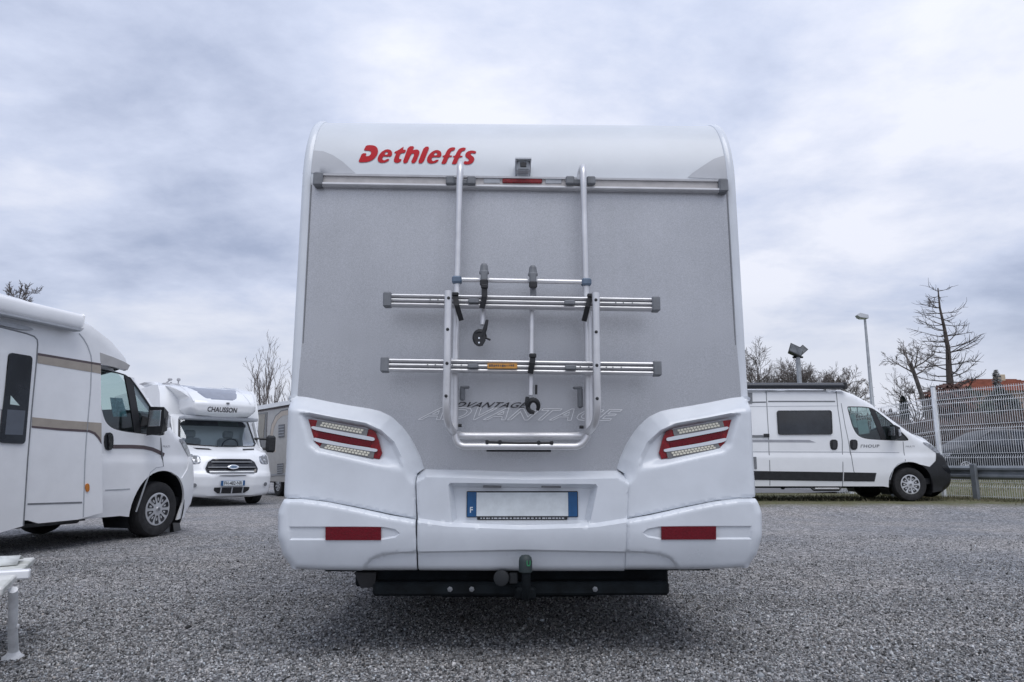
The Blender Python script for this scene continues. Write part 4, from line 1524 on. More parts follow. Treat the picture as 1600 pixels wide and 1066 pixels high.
def cab_mirror(root, x, z, k=1.0):
    for s in (-1, 1):
        y = s * 0.95
        m = MB()
        m.hull([(x + dx, y + s * dy, z + dz) for dx, dy, dz in ((-.10, 0, -.07), (.12, 0, -.07), (-.06, 0, .08), (.10, 0, .06), (-.04, .12, -.03), (.06, .12, -.03), (-.03, .12, .03), (.05, .12, .02))])
        arm = m.obj('mirror_arm', BLACKP, root, 30)
        h = MB()
        h.hull([(x + dx * k, y + s * (0.12 + (dy - 0.12) * k), z + dz * k) for dx, dy, dz in
                ((-.07, .12, -.16), (-.07, .12, .17), (-.07, .32, -.14), (-.07, .33, .16), (-.07, .34, 0), (.05, .14, -.13), (.06, .15, .12), (.05, .29, -.10), (.05, .29, .11), (.09, .2, 0))])
        hd = h.obj('mirror_head', BLACKP, arm, 40)
        MB().box((x - .072 * k, y + s * (0.12 + .095 * k), z + .035 * k), (.008, .16 * k, .18 * k), 0.003).obj('mirror_glass', CHROME, hd)
        MB().hull([(x + dx * k, y + s * (0.12 + (dy - 0.12) * k), z + dz * k) for dx, dy, dz in ((-.02, .355, -.08), (-.02, .355, .08), (.04, .335, -.06), (.04, .335, .06), (-.02, .30, .0))]).obj('indicator', LENS, hd)


def cab_front(root, bumper_mat, black_grille=True):
    """screen, bonnet joint, grille and lamps on the nose"""
    for m in (None, 'y'):
        side_patch('headlamp', CAB_LAMP, LENS, root, cab_w, 0.006, 0.06, m, 0.03, 1)
    nose_x = CAB_NOSE[:, 0].max()
    MB().hull([(nose_x + dx, y, z) for (dx, z) in ((-0.05, 0.86), (-0.005, 0.55), (0.07, 0.60), (0.03, 0.86)) for y in (-0.5, 0.5)]).obj('grille', BLACKP, root)
    # screen as a pane just above the skin
    a, b = CAB_FRONT[1], CAB_FRONT[4]
    vs, fs = [], []
    for i in range(9):
        p = a + (b - a) * (0.03 + 0.97 * i / 8)
        t = (b - a) / np.linalg.norm(b - a)
        n = np.array((-t[1], t[0]))
        hw = float(cab_w(p[0], p[1])) - 0.15
        for q in np.linspace(-1, 1, 13):
            e = cab_bow(p[0], p[1]) * (1 - q * q) + 0.004
            vs.append((p[0] + n[0] * e, q * hw * 0.9, p[1] + n[1] * e))
    for i in range(8):
        for k in range(12):
            fs.append((i * 13 + k, i * 13 + k + 1, (i + 1) * 13 + k + 1, (i + 1) * 13 + k))
    link_mesh('windscreen', vs, fs, GLASS, root, 60)


def build_panel_van():
    root = empty('panel_van', 'white high-roof camper van with black bumper, seen from its side by the wire fence', 'camper van', VF.o, VF.yaw)
    R = 0.47
    roof_z = float(vp([(1250, 607)])[0][1])
    sill = float(vp([(1270, 760)])[0][1])
    rear = -4.9
    top = np.vstack([[(rear, 0.9), (rear - 0.02, 1.9), (rear + 0.10, roof_z - 0.12), (rear + 0.28, roof_z)], [(-2.5, roof_z + 0.02)], CAB_FRONT])
    bl = vp([(1467, 708), (1465, 720), (1453, 729.5)])
    body = np.vstack([[(rear, sill), ], top, bl, arch(0, AX_Z, R, 62, 182, 12), [(-0.47, sill - 0.02), (-0.60, sill)], [(-3.5, sill)], arch(-4.035, AX_Z, R, -6, -0, 1), arch(-4.035, AX_Z, R, 0, 180, 16), [(-4.51, sill)]])
    gl = chaikin(CAB_GLASS, 1)
    side_shell('body', root, body, top, cab_w, 0.15, VANW, [gl], 0.055, bow=cab_bow, gap=SCREEN)
    # bumper in dark plastic, wrapping the nose
    bump = np.vstack([bl[::-1], CAB_NOSE, vp([(1463, 769.5), (1459, 770)]), arch(0, AX_Z, R, 6, 56, 8)])
    side_shell('bumper', root, bump, CAB_NOSE, lambda x, z: cab_w(x, z) + 0.012, 0.10, BLACKP, (), 0.035, bow=lambda x, z: 0.2)
    side_patch('fog_lamp_recess', vp([(1476, 727), (1487, 726), (1493, 733), (1495, 741), (1486, 738), (1479, 733)]), BLACKG, root, cab_w, 0.016, 0.05, None, 0.02, 1)
    for x in (0, -4.035):
        wheel_parts(root, x, -0.99, AX_Z - 0.005, 1, 0.355, 0.22, 0.205)
        wheel_parts(root, x, 0.99, AX_Z - 0.005, -1, 0.355, 0.22, 0.205)
        for s in (-1, 1):
            arch_liner(root, x, AX_Z, R + 0.015, s * 0.985, s * 0.6)
    MB().box((-2.2, 0, sill + 0.04), (5.2, 1.7, 0.16)).obj('underbody', DARKM, root)
    cab_furniture(root, SEATM, GLASS, [(vp([(1341, 657), (1357, 654.5), (1360.5, 677), (1344, 679)]), PAPER), (vp([(1331, 648), (1338, 645.5), (1342, 668), (1336, 668)]), PAPER)])
    MB().box((-1.6, 0, 1.45), (0.04, 1.7, 1.9)).obj('darkening_plane', SEATM, root)  # dark plane added behind the seats to darken the cab interior
    cab_mirror(root, float(vp([(1394, 676)])[0][0]), float(vp([(1394, 677)])[0][1]))
    cab_front(root, BLACKP)
    # side window of the living area with frame
    W = vp([(1214.5, 641.5), (1300.5, 641), (1300.5, 679), (1215.5, 679.5)])
    Wr = chaikin(resample(W, 0.12), 2)
    fr = side_patch('window', Wr, TINT, root, cab_w, 0.022, 0.1, None, 0.03)
    inner = Wr + (Wr.mean(0) - Wr) * 0.05
    V, F = cdt(Wr, 0.08, [inner])
    link_mesh('window_frame', [(p[0], -float(cab_w(p[0], p[1])) - 0.0255, p[1]) for p in V], [tuple(map(int, f)) for f in F], BLACKP, fr, 0)
    # joints, grooves, stripes
    for nm, line, w, m in (('door_joint', [(1199.5, 611), (1200, 650), (1203, 759)], 0.014, GREYP),
                           ('door_joint', [(1309.5, 611), (1311, 640), (1316, 690), (1316.5, 760)], 0.014, GREYP),
                           ('door_joint', [(1316.5, 630), (1321, 665), (1327, 697), (1333, 735), (1335, 742)], 0.012, GREYP),
                           ('door_joint', [(1411, 690), (1413.5, 721)], 0.012, GREYP),
                           ('door_joint', [(1413.5, 721), (1402, 725), (1395, 733), (1390, 750)], 0.010, LGREYP),
                           ('roof_groove', [(1172, 628.5), (1198.5, 628)], 0.03, GREYP),
                           ('roof_groove', [(1202, 627), (1307, 627)], 0.03, GREYP),
                           ('roof_joint', [(1199, 611), (1309, 609)], 0.012, LGREYP),
                           ('gutter_joint', [(1172, 635), (1312, 634)], 0.010, LGREYP),
                           ('waist_crease', [(1176, 706), (1316, 706.5), (1405, 707.5)], 0.014, LGREYP)):
        side_patch(nm, ribbon(resample(vp(line), 0.25, False), w), m, root, cab_w, 0.004, 0.3)
    side_patch('grey_stripe', vp([(1174, 687), (1264, 687.5), (1275, 691.5), (1174, 691)]), mat('grey_stripe', (0.36, 0.37, 0.40), 0.4, metal=0.2), root, cab_w, 0.004, 0.3)
    side_patch('slide_rail', vp([(1174, 680), (1201, 680), (1201, 683.5), (1174, 683.5)]), GREYP, root, cab_w, 0.02, 0.3)
    side_patch('rail_stop', vp([(1193, 678), (1201.5, 678), (1201.5, 683.5), (1193, 683.5)]), BLACKP, root, cab_w, 0.03, 0.3)
    side_patch('lower_stripe', vp([(1176, 736), (1316, 738), (1316, 752), (1176, 750)]), BLACKP, root, cab_w, 0.008, 0.3)
    side_patch('lower_stripe', vp([(1318, 738), (1368.5, 739), (1366, 752.5), (1318, 752)]), BLACKP, root, cab_w, 0.008, 0.3)
    side_patch('flap_catch', vp([(1176.5, 714), (1181, 714), (1182, 733), (1178, 733)]), GREYP, root, cab_w, 0.012, 0.3)
    side_patch('mounting_bracket', vp([(1171, 613), (1177, 613), (1177, 630), (1171, 630)]), GREYP, root, cab_w, 0.02, 0.3)
    for x in (1303, 1334):
        h = side_patch('door_handle', chaikin(vp([(x - 6, 687), (x + 5, 687), (x + 6, 695), (x + 4.5, 703), (x - 4.5, 703), (x - 6.5, 695)]), 1), BLACKP, root, cab_w, 0.012, 0.05)
        side_patch('grip', vp([(x - 3, 689), (x + 3, 689), (x + 3, 701), (x - 3, 701)]), BLACKG, h, cab_w, 0.026, 0.05)
    q = vp([(1344.5, 699.5), (1374, 699.5), (1374, 694.5), (1344.5, 694.5)])
    lettering('model_name', "I'HOUP", q, 0.1, GREYP, root, lambda u, v: -float(cab_w(u, v)) - 0.005, 0.02, spacing=1.1)
    q = vp([(1415, 699), (1429, 699), (1429, 696.5), (1415, 696.5)])
    lettering('badge', 'MULTI', q, 0.1, GREYP, root, lambda u, v: -float(cab_w(u, v)) - 0.005, 0.0)
    # rolled awning on the roof edge
    a, b = VF.at(1165, 603, -0.95), VF.at(1321, 603, -0.95)
    aw = MB()
    aw.sweep([(0.10 * cos(t) * 1.0, 0.068 * sin(t)) for t in np.linspace(0, 2 * pi, 15)[:-1]], (-4.2, -0.93, a.z), (b.x, -0.93, b.z))
    ao = aw.obj('awning', mat('anthracite_awning', (0.035, 0.04, 0.052), 0.35, var=0.1), root, 60)
    MB().box((b.x - 0.03, -0.93, b.z), (0.08, 0.21, 0.15), 0.02).obj('awning_end', BLACKP, ao)
    # folding step
    a, b = VF.at(1267, 766, -0.98), VF.at(1316, 761, -0.98)
    st = MB()
    st.tube(bend([(a.x - 0.02, -0.95, b.z + 0.02), (a.x + 0.06, -0.99, a.z), (b.x - 0.08, -0.99, a.z), (b.x, -0.95, b.z + 0.02)], 0.03), 0.022, 8)
    so = st.obj('entry_step', BLACKP, root)
    MB().box(((a.x + b.x) / 2, -0.96, a.z + 0.035), (b.x - a.x - 0.16, 0.10, 0.025), 0.005).obj('tread', ALU, so)
    q = VF.at(1223, 763, -0.8)
    MB().box((q.x, -0.8, q.z + 0.02), (0.07, 0.1, 0.09), 0.02).obj('drain_tap', BLACKP, root)
    return root


build_panel_van()

# ------------------------------------------------------------------ the camper on the near side: same cab, coach-built body
LF = Frame((-5.48, 9.59, 0.0), R_(74.5))
_c = LF.at(247.5, 796, -1.0)
LF = Frame(LF.M @ Vector((_c.x, 0, 0)), R_(74.5))
BWD = 1.12


def body_w(x, z):
    x, z = np.asarray(x, float), np.asarray(z, float)
    return BWD - 0.02 * ss(2.2, 2.8, z) - 0.30 * ss(-0.9, 0.9, x) ** 1.6


def build_left_camper():
    root = empty('motorhome', 'white coach-built motorhome with tan stripes and rolled awning behind the white bench', 'motorhome', LF.o, LF.yaw, 'motorhomes parked on the gravel')
    lp = lambda pts: LF.uv(pts, -1.0)
    bp = lambda pts: LF.uv(pts, -BWD)
    R = 0.47
    sill = 0.30
    back = -1.50
    # cab, cut off under the overcab
    zt = 1.98
    fr = CAB_FRONT
    cut = [p for p in fr if p[1] < zt]
    p0 = fr[np.argmax(fr[:, 1] < zt) - 1]
    p1 = cut[0]
    xt = p0[0] + (p1[0] - p0[0]) * (p0[1] - zt) / (p0[1] - p1[1])
    top = np.vstack([[(xt, zt)], cut])
    bl = _sq(vp([(1467, 708), (1465, 720), (1453, 729.5)]))
    body = np.vstack([[(back, sill), (back, zt)], top, bl, arch(0, AX_Z, R, 62, 182, 12), [(-0.47, sill - 0.02), (-0.60, sill)]])
    gl = chaikin(CAB_GLASS, 1)
    side_shell('cab', root, body, top, cab_w, 0.13, CAMW, [gl], 0.05, bow=cab_bow, gap=SCREEN)
    bump = np.vstack([bl[::-1], CAB_NOSE, _sq(vp([(1463, 769.5), (1459, 770)])), arch(0, AX_Z, R, 6, 56, 8)])
    side_shell('bumper', root, bump, CAB_NOSE, lambda x, z: cab_w(x, z) + 0.012, 0.10, CAMW, (), 0.035, bow=lambda x, z: 0.2)
    for x in (0, -3.9):
        wheel_parts(root, x, -0.99, 0.345, 1, 0.345, 0.22, 0.205, 10)
        wheel_parts(root, x, 0.99, 0.345, -1, 0.345, 0.22, 0.205, 10)
        for s in (-1, 1):
            arch_liner(root, x, AX_Z, R + 0.015, s * 0.985, s * 0.6)
    MB().box((-2.6, 0, 0.36), (5.6, 1.7, 0.14)).obj('underbody', DARKM, root)
    MB().tube([(-0.6, -0.35, 0.24), (-2.2, -0.35, 0.24), (-4.5, -0.5, 0.24)], 0.04, 8).obj('exhaust_pipe', GALV, root)
    q = LF.at(193, 815, -0.4)
    b = MB().box((q.x, -0.4, q.z), (0.12, 0.10, 0.07), 0.01)
    b.obj('under_box', REDR, root)
    cab_furniture(root, SEATL, GLASS, [(lp([(179, 621), (198, 622), (204, 651), (182, 651)]), PAPERB)])
    cab_mirror(root, float(vp([(1394, 676)])[0][0]) - 0.02, float(vp([(1394, 677)])[0][1]), 1.1)
    cab_front(root, CAMW)
    for nm, line, w, m in (('door_joint', [(251, 684), (252.5, 729)], 0.008, GREYP), ('door_joint', [(252.5, 729), (241, 731), (232, 738), (224, 758), (213, 800)], 0.006, LGREYP),
                           ('rocker_line', [(162, 766), (200, 764)], 0.012, LGREYP),):
        side_patch(nm, ribbon(resample(lp(line), 0.25, False), w), m, root, cab_w, 0.004, 0.3)
    side_patch('dark_stripe', ribbon(resample(lp([(176, 698), (205, 698), (224, 699), (238, 702), (248, 706.5), (256, 711)]), 0.08, False), 0.045), BROWN, root, cab_w, 0.005, 0.2)
    h = side_patch('door_handle', chaikin(lp([(163, 677), (173, 675.5), (176.5, 684), (175, 702), (166, 704.5), (162, 696)]), 1), BLACKP, root, cab_w, 0.015, 0.05)
    side_patch('grip', lp([(166, 679), (172, 678.5), (172, 701), (167, 702)]), BLACKG, h, cab_w, 0.03, 0.05)
    q = lp([(254, 699), (265, 699.5), (265, 696.5), (254, 696)])
    lettering('badge', 'MULTI', q, 0.1, GREYP, root, lambda u, v: -float(cab_w(u, v)) - 0.006, 0.0)
    # coach body with overcab
    nose = bp([(203.5, 575.5), (206, 571), (205.5, 565), (203, 557), (198, 549.5), (180, 527.5), (149, 502.5), (117, 487.5), (88, 480)])
    zr = float(nose[-1][1])
    rear = -5.35
    under = bp([(199, 579.5), (192, 578), (178, 573.5), (157.5, 570)])
    xb = float(under[-1][0])
    outl = np.vstack([nose[::-1][:0], [(rear, 0.62), (rear, zr - 0.15), (rear + 0.2, zr + 0.03), (-3.0, zr + 0.05), (-2.2, zr + 0.03)], nose[::-1], under,
                      bp([(158, 640), (160.5, 801), (121.6, 812), (60, 818), (43, 813)]), [(-3.25, 0.36), (-3.35, 0.5), (-3.55, 0.74), (-3.9, 0.84), (-4.25, 0.74), (-4.45, 0.5), (-4.5, 0.36), (rear, 0.4)]])
    btop = np.vstack([[(rear, 0.65), (rear, zr - 0.15), (rear + 0.2, zr + 0.03), (-3.0, zr + 0.05), (-2.2, zr + 0.03)], nose[::-1]])
    side_shell('living_body', root, outl, btop, body_w, 0.12, CAMW, (), 0.06, bow=lambda x, z: 0.04 + 0.35 * float(ss(-1.6, 0.3, x)))
    # warm grey patch paints the underside shading of the overcab nose
    side_patch('painted_nose_shade', bp([(157.5, 569), (156, 551), (176, 558), (194, 565.5), (203, 571), (199, 578.5)]), mat('nose_shade_grey', (0.44, 0.43, 0.42), 0.5), root, body_w, 0.004, 0.15)
    fl = MB()
    fl.hull([(x, y, z) for (x, z) in ((float(under[0][0]), float(under[0][1])), (xb, float(under[-1][1]) + 0.005), (xb, float(under[-1][1]) + 0.05), (float(nose[0][0]) - .05, float(nose[0][1]))) for y in (-0.92, 0.92)])
    fl.obj('overcab_floor', CAMW, root)
    MB().box((xb + 0.01, 0, 1.2), (0.03, 2 * BWD - 0.2, 1.6)).obj('bulkhead', SEATM, root)
    # stripes
    for nm, pts, m in (('tan_stripe', [(58.5, 555.5), (100, 562), (157.3, 571.5), (157.3, 584), (100, 574.5), (58.5, 567.5)], TAN),
                       ('tan_stripe', [(-40, 533), (10, 545), (54, 552.5), (54, 563), (-40, 548)], TAN),
                       ('brown_line', [(58.5, 551.5), (100, 558.5), (157.3, 568), (157.3, 571.5), (100, 562), (58.5, 555.5)], BROWN),
                       ('brown_line', [(-40, 527), (10, 542), (54, 550), (54, 552.5), (10, 545), (-40, 532)], BROWN),
                       ('tan_stripe', [(50.5, 652), (100, 657), (158.3, 661), (158.3, 690), (155, 683), (148.5, 675.6), (139.5, 672), (95, 669.5), (49.5, 665.5)], TAN),
                       ('brown_line', [(49.5, 665.5), (95, 669.5), (139.5, 672), (148.5, 675.6), (155, 683), (158.3, 690), (158.3, 694), (153, 685.5), (147, 679), (139, 675.5), (95, 673), (49.5, 668.5)], BROWN),
                       ('tan_stripe', [(37, 651), (45.5, 651.5), (45, 665), (36.5, 664.5)], TAN), ('tan_stripe', [(-40, 641), (2, 646), (0, 660), (-40, 656)], TAN),
                       ('brown_line', [(43, 786.5), (128, 784), (128, 786.5), (43, 789)], GREYP)):
        side_patch(nm, bp(pts), m, root, body_w, 0.004, 0.2)
    for nm, line, w in (('body_joint', [(123.8, 521), (131, 530), (137, 541), (142, 556), (143, 565), (141.5, 607), (135, 682), (132.5, 722), (130, 808)], 0.012),):
        side_patch(nm, ribbon(resample(bp(line), 0.15, False), w), LGREYP, root, body_w, 0.004, 0.2)
    # entry door with window and seal
    dl = bp([(-60, 498), (0, 511.5), (40.5, 521.6), (52, 526), (56.5, 531), (57.4, 538.5), (55, 570), (48.4, 637.5), (41.6, 720), (35, 822), (0, 832), (-60, 846)])
    door = side_patch('entry_door', dl, CAMW, root, body_w, 0.012, 0.12, None, 0.02)
    side_patch('door_seal', ribbon(resample(dl[:-2], 0.1, False), 0.014), GREYP, door, body_w, 0.0145, 0.2, None, 0.005)
    win = side_patch('window', chaikin(resample(bp([(11.5, 551), (48, 557), (36, 694), (-5, 692)]), 0.1), 2), TINT, door, body_w, 0.03, 0.1)
    side_patch('white_blind', bp([(-40, 545), (10, 551.5), (2, 640), (-42, 636)]), CAMW, door, body_w, 0.02, 0.2)
    side_patch('blind', bp([(8, 640), (36, 642), (32, 680), (4, 679)]), mat('window_blind', (0.10, 0.115, 0.14), 0.4), win, body_w, 0.0315, 0.2, None, 0.001)
    side_patch('reflected_notice', bp([(13, 618), (27, 634), (12, 632)]), PAPER, win, body_w, 0.0315, 0.2, None, 0.001)
    side_patch('marker_lamp', chaikin(bp([(133, 757), (137, 755), (139, 760), (138.5, 767), (135, 769.5), (132.5, 764)]), 1), AMBER, root, body_w, 0.012, 0.05)
    # rolled awning along the roof edge
    a, b = LF.at(60, 493, -BWD - 0.08), LF.at(123, 508, -BWD - 0.08)
    pr = []
    for t in np.linspace(0, 2 * pi, 21)[:-1]:
        c_, s_ = cos(t), sin(t)
        pr.append((0.085 * np.sign(c_) * abs(c_) ** 0.6, 0.092 * np.sign(s_) * abs(s_) ** 0.7))
    yy = -BWD - 0.06
    aw = MB().sweep(pr, (-4.9, yy, b.z + 0.03), (b.x, yy, b.z + 0.03))
    ao = aw.obj('awning', CAMW, root, 50)
    MB().box((b.x - 1.9, yy - 0.02, b.z - 0.062), (3.8, 0.10, 0.03), 0.008).obj('awning_shade_strip', LGREYP, ao)  # grey strip paints the shading along the awning's underside
    MB().box((b.x + 0.005, yy, b.z + 0.03), (0.05, 0.18, 0.19), 0.03).obj('awning_end', CAMW, ao)
    q = bp([(18, 509)])[0]
    side_patch('awning_lamp', [(q[0] + 0.22 * cos(t), q[1] + 0.025 * sin(t)) for t in np.linspace(0, 2 * pi, 17)[:-1]], LGREYP, root, body_w, 0.03, 0.1)
    return root


_keep = (CAB_FRONT, CAB_NOSE, CAB_LAMP, CAB_GLASS, SCREEN)
_sq = lambda P: np.c_[0.88 * P[:, 0] - 0.04 - 0.03 * ss(0.35, 1.05, P[:, 0]), P[:, 1]]
CAB_FRONT, CAB_NOSE, CAB_LAMP, CAB_GLASS = _sq(CAB_FRONT), _sq(CAB_NOSE), _sq(CAB_LAMP), _sq(CAB_GLASS)
SCREEN = (CAB_FRONT[1][0] + 0.05, CAB_FRONT[4][0] - 0.02)
build_left_camper()
CAB_FRONT, CAB_NOSE, CAB_LAMP, CAB_GLASS, SCREEN = _keep

# ------------------------------------------------------------------ the camper facing us beside it
CF = Frame((-6.3, 16.0, 0.0), R_(41.0))


def cprof(z):
    return float(np.interp(z, [0.25, 0.45, 0.72, 0.82, 1.0, 1.12, 1.2, 1.36, 1.45, 2.0, 2.1], [0.06, 0.0, -0.02, 0.02, 0.10, 0.20, 0.32, 0.78, 0.92, 1.36, 1.42]))


def clat(x):
    return 0.30 * min(1.2, abs(x) / 1.0) ** 3.2


cfn = lambda x, z: cprof(z) + clat(x)


def oprof(z):
    return float(np.interp(z, [2.0, 2.08, 2.13, 2.30, 2.40, 2.62, 2.76, 2.84, 2.9], [0.95, 0.80, 0.74, 0.72, 0.78, 1.18, 1.6, 2.1, 2.6]))


ofn = lambda x, z: oprof(z) + 0.45 * min(1.1, abs(x) / 1.17) ** 4


def vec(fn, off=0.0):
    return lambda P, d: np.array([fn(p[0], p[1]) + off for p in P])


def build_facing_camper():
    root = empty('motorhome', 'white motorhome facing the camera with dark grille and tinted skylight over its cab', 'motorhome', CF.o, CF.yaw, 'motorhomes parked on the gravel')
    cx = CF.uvs([(363.5, 750)], cfn)[0][0]

    def half(px, fn=cfn):
        r = CF.uvs(px, fn)
        r[:, 0] -= cx
        return r

    def sym(r):
        return np.vstack([r, (r * [-1, 1])[::-1]])
    P = lambda px, fn=cfn: half(px, fn)
    # shape is centred on the bumper, then shifted back by the root's own position
    root.location = CF.M @ Vector((cx, 0, 0))
    F2 = lambda x, z: cfn(x + 0, z)
    out = sym(P([(346, 778), (391, 776.5), (416, 772), (424, 760), (425.5, 748), (422.6, 734), (421, 710), (416, 697), (396, 653)]))
    out[:, 0] = np.clip(out[:, 0], -0.99, 0.99)
    scr = P([(391, 657), (393, 660), (405, 694), (403.5, 697.5), (375, 698.5), (364, 699)])
    scr[:, 0] *= 0.90 / max(scr[:, 0].max(), 1e-3)
    scr = sym(scr)
    S = scr
    gril = sym(P([(364, 717), (390, 717.5), (397, 722), (402, 732), (401, 738), (396, 743), (364, 744.5)]))
    lowg = sym(P([(364, 761.5), (384, 761), (391, 761), (387, 766), (381, 770), (364, 771)]))

    def front(Pt, d):
        y = np.array([F2(p[0], p[1]) for p in Pt])
        x, z = np.abs(Pt[:, 0]), Pt[:, 1]
        y = y + roll(d, 0.07, 0.10)
        y = y - 0.05 * ss(0.70, 0.64, z) * ss(0.25, 0.5, x) + 0.02 * ss(-0.01, 0.02, sdist(Pt, gril)) - 0.03 * np.exp(-((z - 0.70) / 0.04) ** 2)
        return y
    hood = moulded('cab', out, front, 0.035, VANW, root, [S], 0.55, None, 40, creases=[np.vstack([gril, gril[:1]]), np.vstack([lowg, lowg[:1]])])
    g = moulded('windscreen', S, vec(F2, 0.012), 0.10, GLASSD, root, (), 0, None, 30)
    inner = S + (S.mean(0) - S) * 0.05
    V, F = cdt(S, 0.08, [inner])
    link_mesh('screen_seal', [(p[0], F2(p[0], p[1]) + 0.004, p[1]) for p in V], [tuple(map(int, f)) for f in F], BLACKP, g, 0)
    zt, zb = S[:, 1].max(), S[:, 1].min()
    # dark sun strip and blinds behind the screen
    tp = [(-0.78, zt - 0.2), (0.78, zt - 0.2), (0.72, zt - 0.02), (-0.72, zt - 0.02)]
    moulded('sun_visor', tp, vec(F2, 0.10), 0.1, BLACKP, root, (), 0.02)
    moulded('folded_notice', [(0.05, zt - 0.19), (0.55, zt - 0.19), (0.55, zt - 0.05), (0.05, zt - 0.05)], vec(F2, 0.085), 0.1, mat('green_grey_blind', (0.10, 0.13, 0.11), 0.7), root, (), 0.01)
    MB().hull([(x, y, z) for (y, z) in ((1.72, 1.2), (1.76, 1.2), (1.95, 2.0), (1.99, 2.0)) for x in (-0.84, 0.84)]).obj('cab_curtain', mat('pale_cab_curtain', (0.66, 0.72, 0.76), 0.9, var=0.12, scale=3), root)
    for x in (-0.48, 0.42):
        s = MB().box((x, 1.66, 1.2), (0.5, 0.12, 0.7), 0.05).box((x, 1.70, 1.64), (0.26, 0.1, 0.18), 0.04)
        s.obj('seat', SEATL, root)
    MB().hull([(x, y, z) for (y, z) in ((0.95, 1.22), (1.5, 1.28), (1.5, 0.9)) for x in (-0.8, 0.8)]).obj('dashboard', mat('dash_plastic', (0.08, 0.085, 0.09), 0.7), root)
    st = [(0.40 + 0.19 * cos(a), 1.45 - 0.06 * sin(a), 1.36 + 0.17 * sin(a)) for a in np.linspace(0, 2 * pi, 25)]
    MB().tube(st, 0.016, 8).obj('steering_wheel', BLACKP, root)
    wz = zb + 0.02
    wp = MB()
    for pts in ([(-0.80, wz + 0.06), (-0.45, wz + 0.01), (-0.15, wz - 0.005)], [(0.02, wz + 0.02), (0.5, wz + 0.0), (0.78, wz + 0.02)]):
        wp.tube([(x, F2(x, z) - 0.02, z) for x, z in pts], 0.012, 6)
    tag(wp.obj('wiper', BLACKP, root), kind='stuff')
    # bonnet vents
    for s in (-1, 1):
        v = P([(379, 701.5), (396, 701), (396, 703.5), (379, 704)])
        v = v * [s, 1]
        moulded('bonnet_vent', v, vec(F2, -0.008), 0.1, BLACKP, root, (), 0.02)
    # grille: frame, bars and oval badge
    gr = moulded('grille', gril, lambda Pt, d: np.array([F2(p[0], p[1]) for p in Pt]) - 0.012 + 0.03 * ss(0.02, 0.05, d), 0.04, BLACKG, root, (), 0.05, None, 30, creases=[offset_line(gril, -0.03)])
    gx, g0, g1 = gril[:, 0].max(), gril[:, 1].min(), gril[:, 1].max()
    for k, (f, wd) in enumerate(((0.82, 0.78), (0.52, 0.90), (0.22, 0.84))):
        z = g0 + (g1 - g0) * f
        bar = [(-gx * wd, z - 0.012), (gx * wd, z - 0.012), (gx * wd, z + 0.012), (-gx * wd, z + 0.012)]
        moulded('grille_bar', bar, vec(F2, -0.022), 0.08, GREYP, gr, (), 0.03)
    bz = g0 + (g1 - g0) * 0.54
    ov = [(0.125 * cos(t), bz + 0.05 * sin(t)) for t in np.linspace(0, 2 * pi, 25)[:-1]]
    bd = moulded('badge', ov, lambda Pt, d: np.array([F2(p[0], p[1]) for p in Pt]) - 0.05 + roll(d, 0.02, 0.01), 0.02, CHROME, gr, (), 0.03)
    ov2 = [(0.085 * cos(t), bz + 0.027 * sin(t)) for t in np.linspace(0, 2 * pi, 25)[:-1]]
    moulded('badge_field', ov2, vec(F2, -0.053), 0.03, mat('badge_blue', (0.10, 0.16, 0.24), 0.3), bd, (), 0.004)
    # lamps
    hl = P([(402.5, 713), (408, 710.5), (416, 709), (421, 711), (421.5, 722), (418, 727), (408, 727), (404, 722)])
    hl[:, 0] = np.clip(hl[:, 0] * 1.0, 0, 0.93)
    for s in (-1, 1):
        o2 = hl * [s, 1]
        lm = moulded('headlamp', chaikin(o2, 1), lambda Pt, d: np.array([F2(p[0], p[1]) for p in Pt]) - 0.012 + roll(d, 0.02, 0.02), 0.03, LENS, root, (), 0.05)
        c = o2.mean(0)
        for dx, dz, r in ((-0.06, 0.03, 0.045), (0.05, 0.03, 0.045), (-0.02, -0.055, 0.03), (0.06, -0.05, 0.028)):
            cc = [(c[0] + dx + r * cos(t), c[1] + dz + r * sin(t)) for t in np.linspace(0, 2 * pi, 13)[:-1]]
            moulded('lamp_bowl', cc, vec(F2, -0.018), 0.05, GREYP, lm, (), 0.004)
        f = P([(412, 756.5)])[0] * [s, 1]
        fo = [(f[0] + 0.045 * cos(t), f[1] + 0.045 * sin(t)) for t in np.linspace(0, 2 * pi, 15)[:-1]]
        moulded('fog_lamp', fo, vec(F2, -0.075), 0.05, GREYP, root, (), 0.05)
    lg = moulded('lower_grille', lowg, vec(F2, -0.03), 0.06, BLACKP, root, (), 0.03)
    for x in (-0.24, 0.0, 0.24):
        zz = (lowg[:, 1].min(), lowg[:, 1].max())
        moulded('grille_bar', [(x - 0.012, zz[0]), (x + 0.012, zz[0]), (x + 0.012, zz[1]), (x - 0.012, zz[1])], vec(F2, -0.04), 0.1, LGREYP, lg, (), 0.02)
    # number plate
    pz = P([(364, 755)])[0][1]
    MB().box((0.0, F2(0, pz) - 0.045, pz), (0.53, 0.02, 0.115), 0.006).obj('number_plate', BLUE, root)
    pl = bpy.data.objects[[o.name for o in root.children if o.name.startswith('number_plate')][0]]
    MB().box((0.0, F2(0, pz) - 0.0565, pz), (0.43, 0.004, 0.105)).obj('plate_face', PLATEW, pl)
    lettering('plate_number', 'FH-482-NR', [(-0.20, pz - 0.04), (0.20, pz - 0.04), (0.20, pz + 0.04), (-0.20, pz + 0.04)], 0, BLACKT, pl, lambda u, v: F2(0, pz) - 0.0595, 0.02)
    # overcab with skylight
    oh = half([(335, 655), (392, 653.5), (404.5, 643), (404.5, 637), (402, 627), (395, 614), (382, 607.5), (335, 606.5)], ofn)
    oh[:, 0] *= 1.17 / oh[1:-1, 0].max()
    oh[0, 0] = 0
    oh[-1, 0] = 0
    ol = sym(oh)
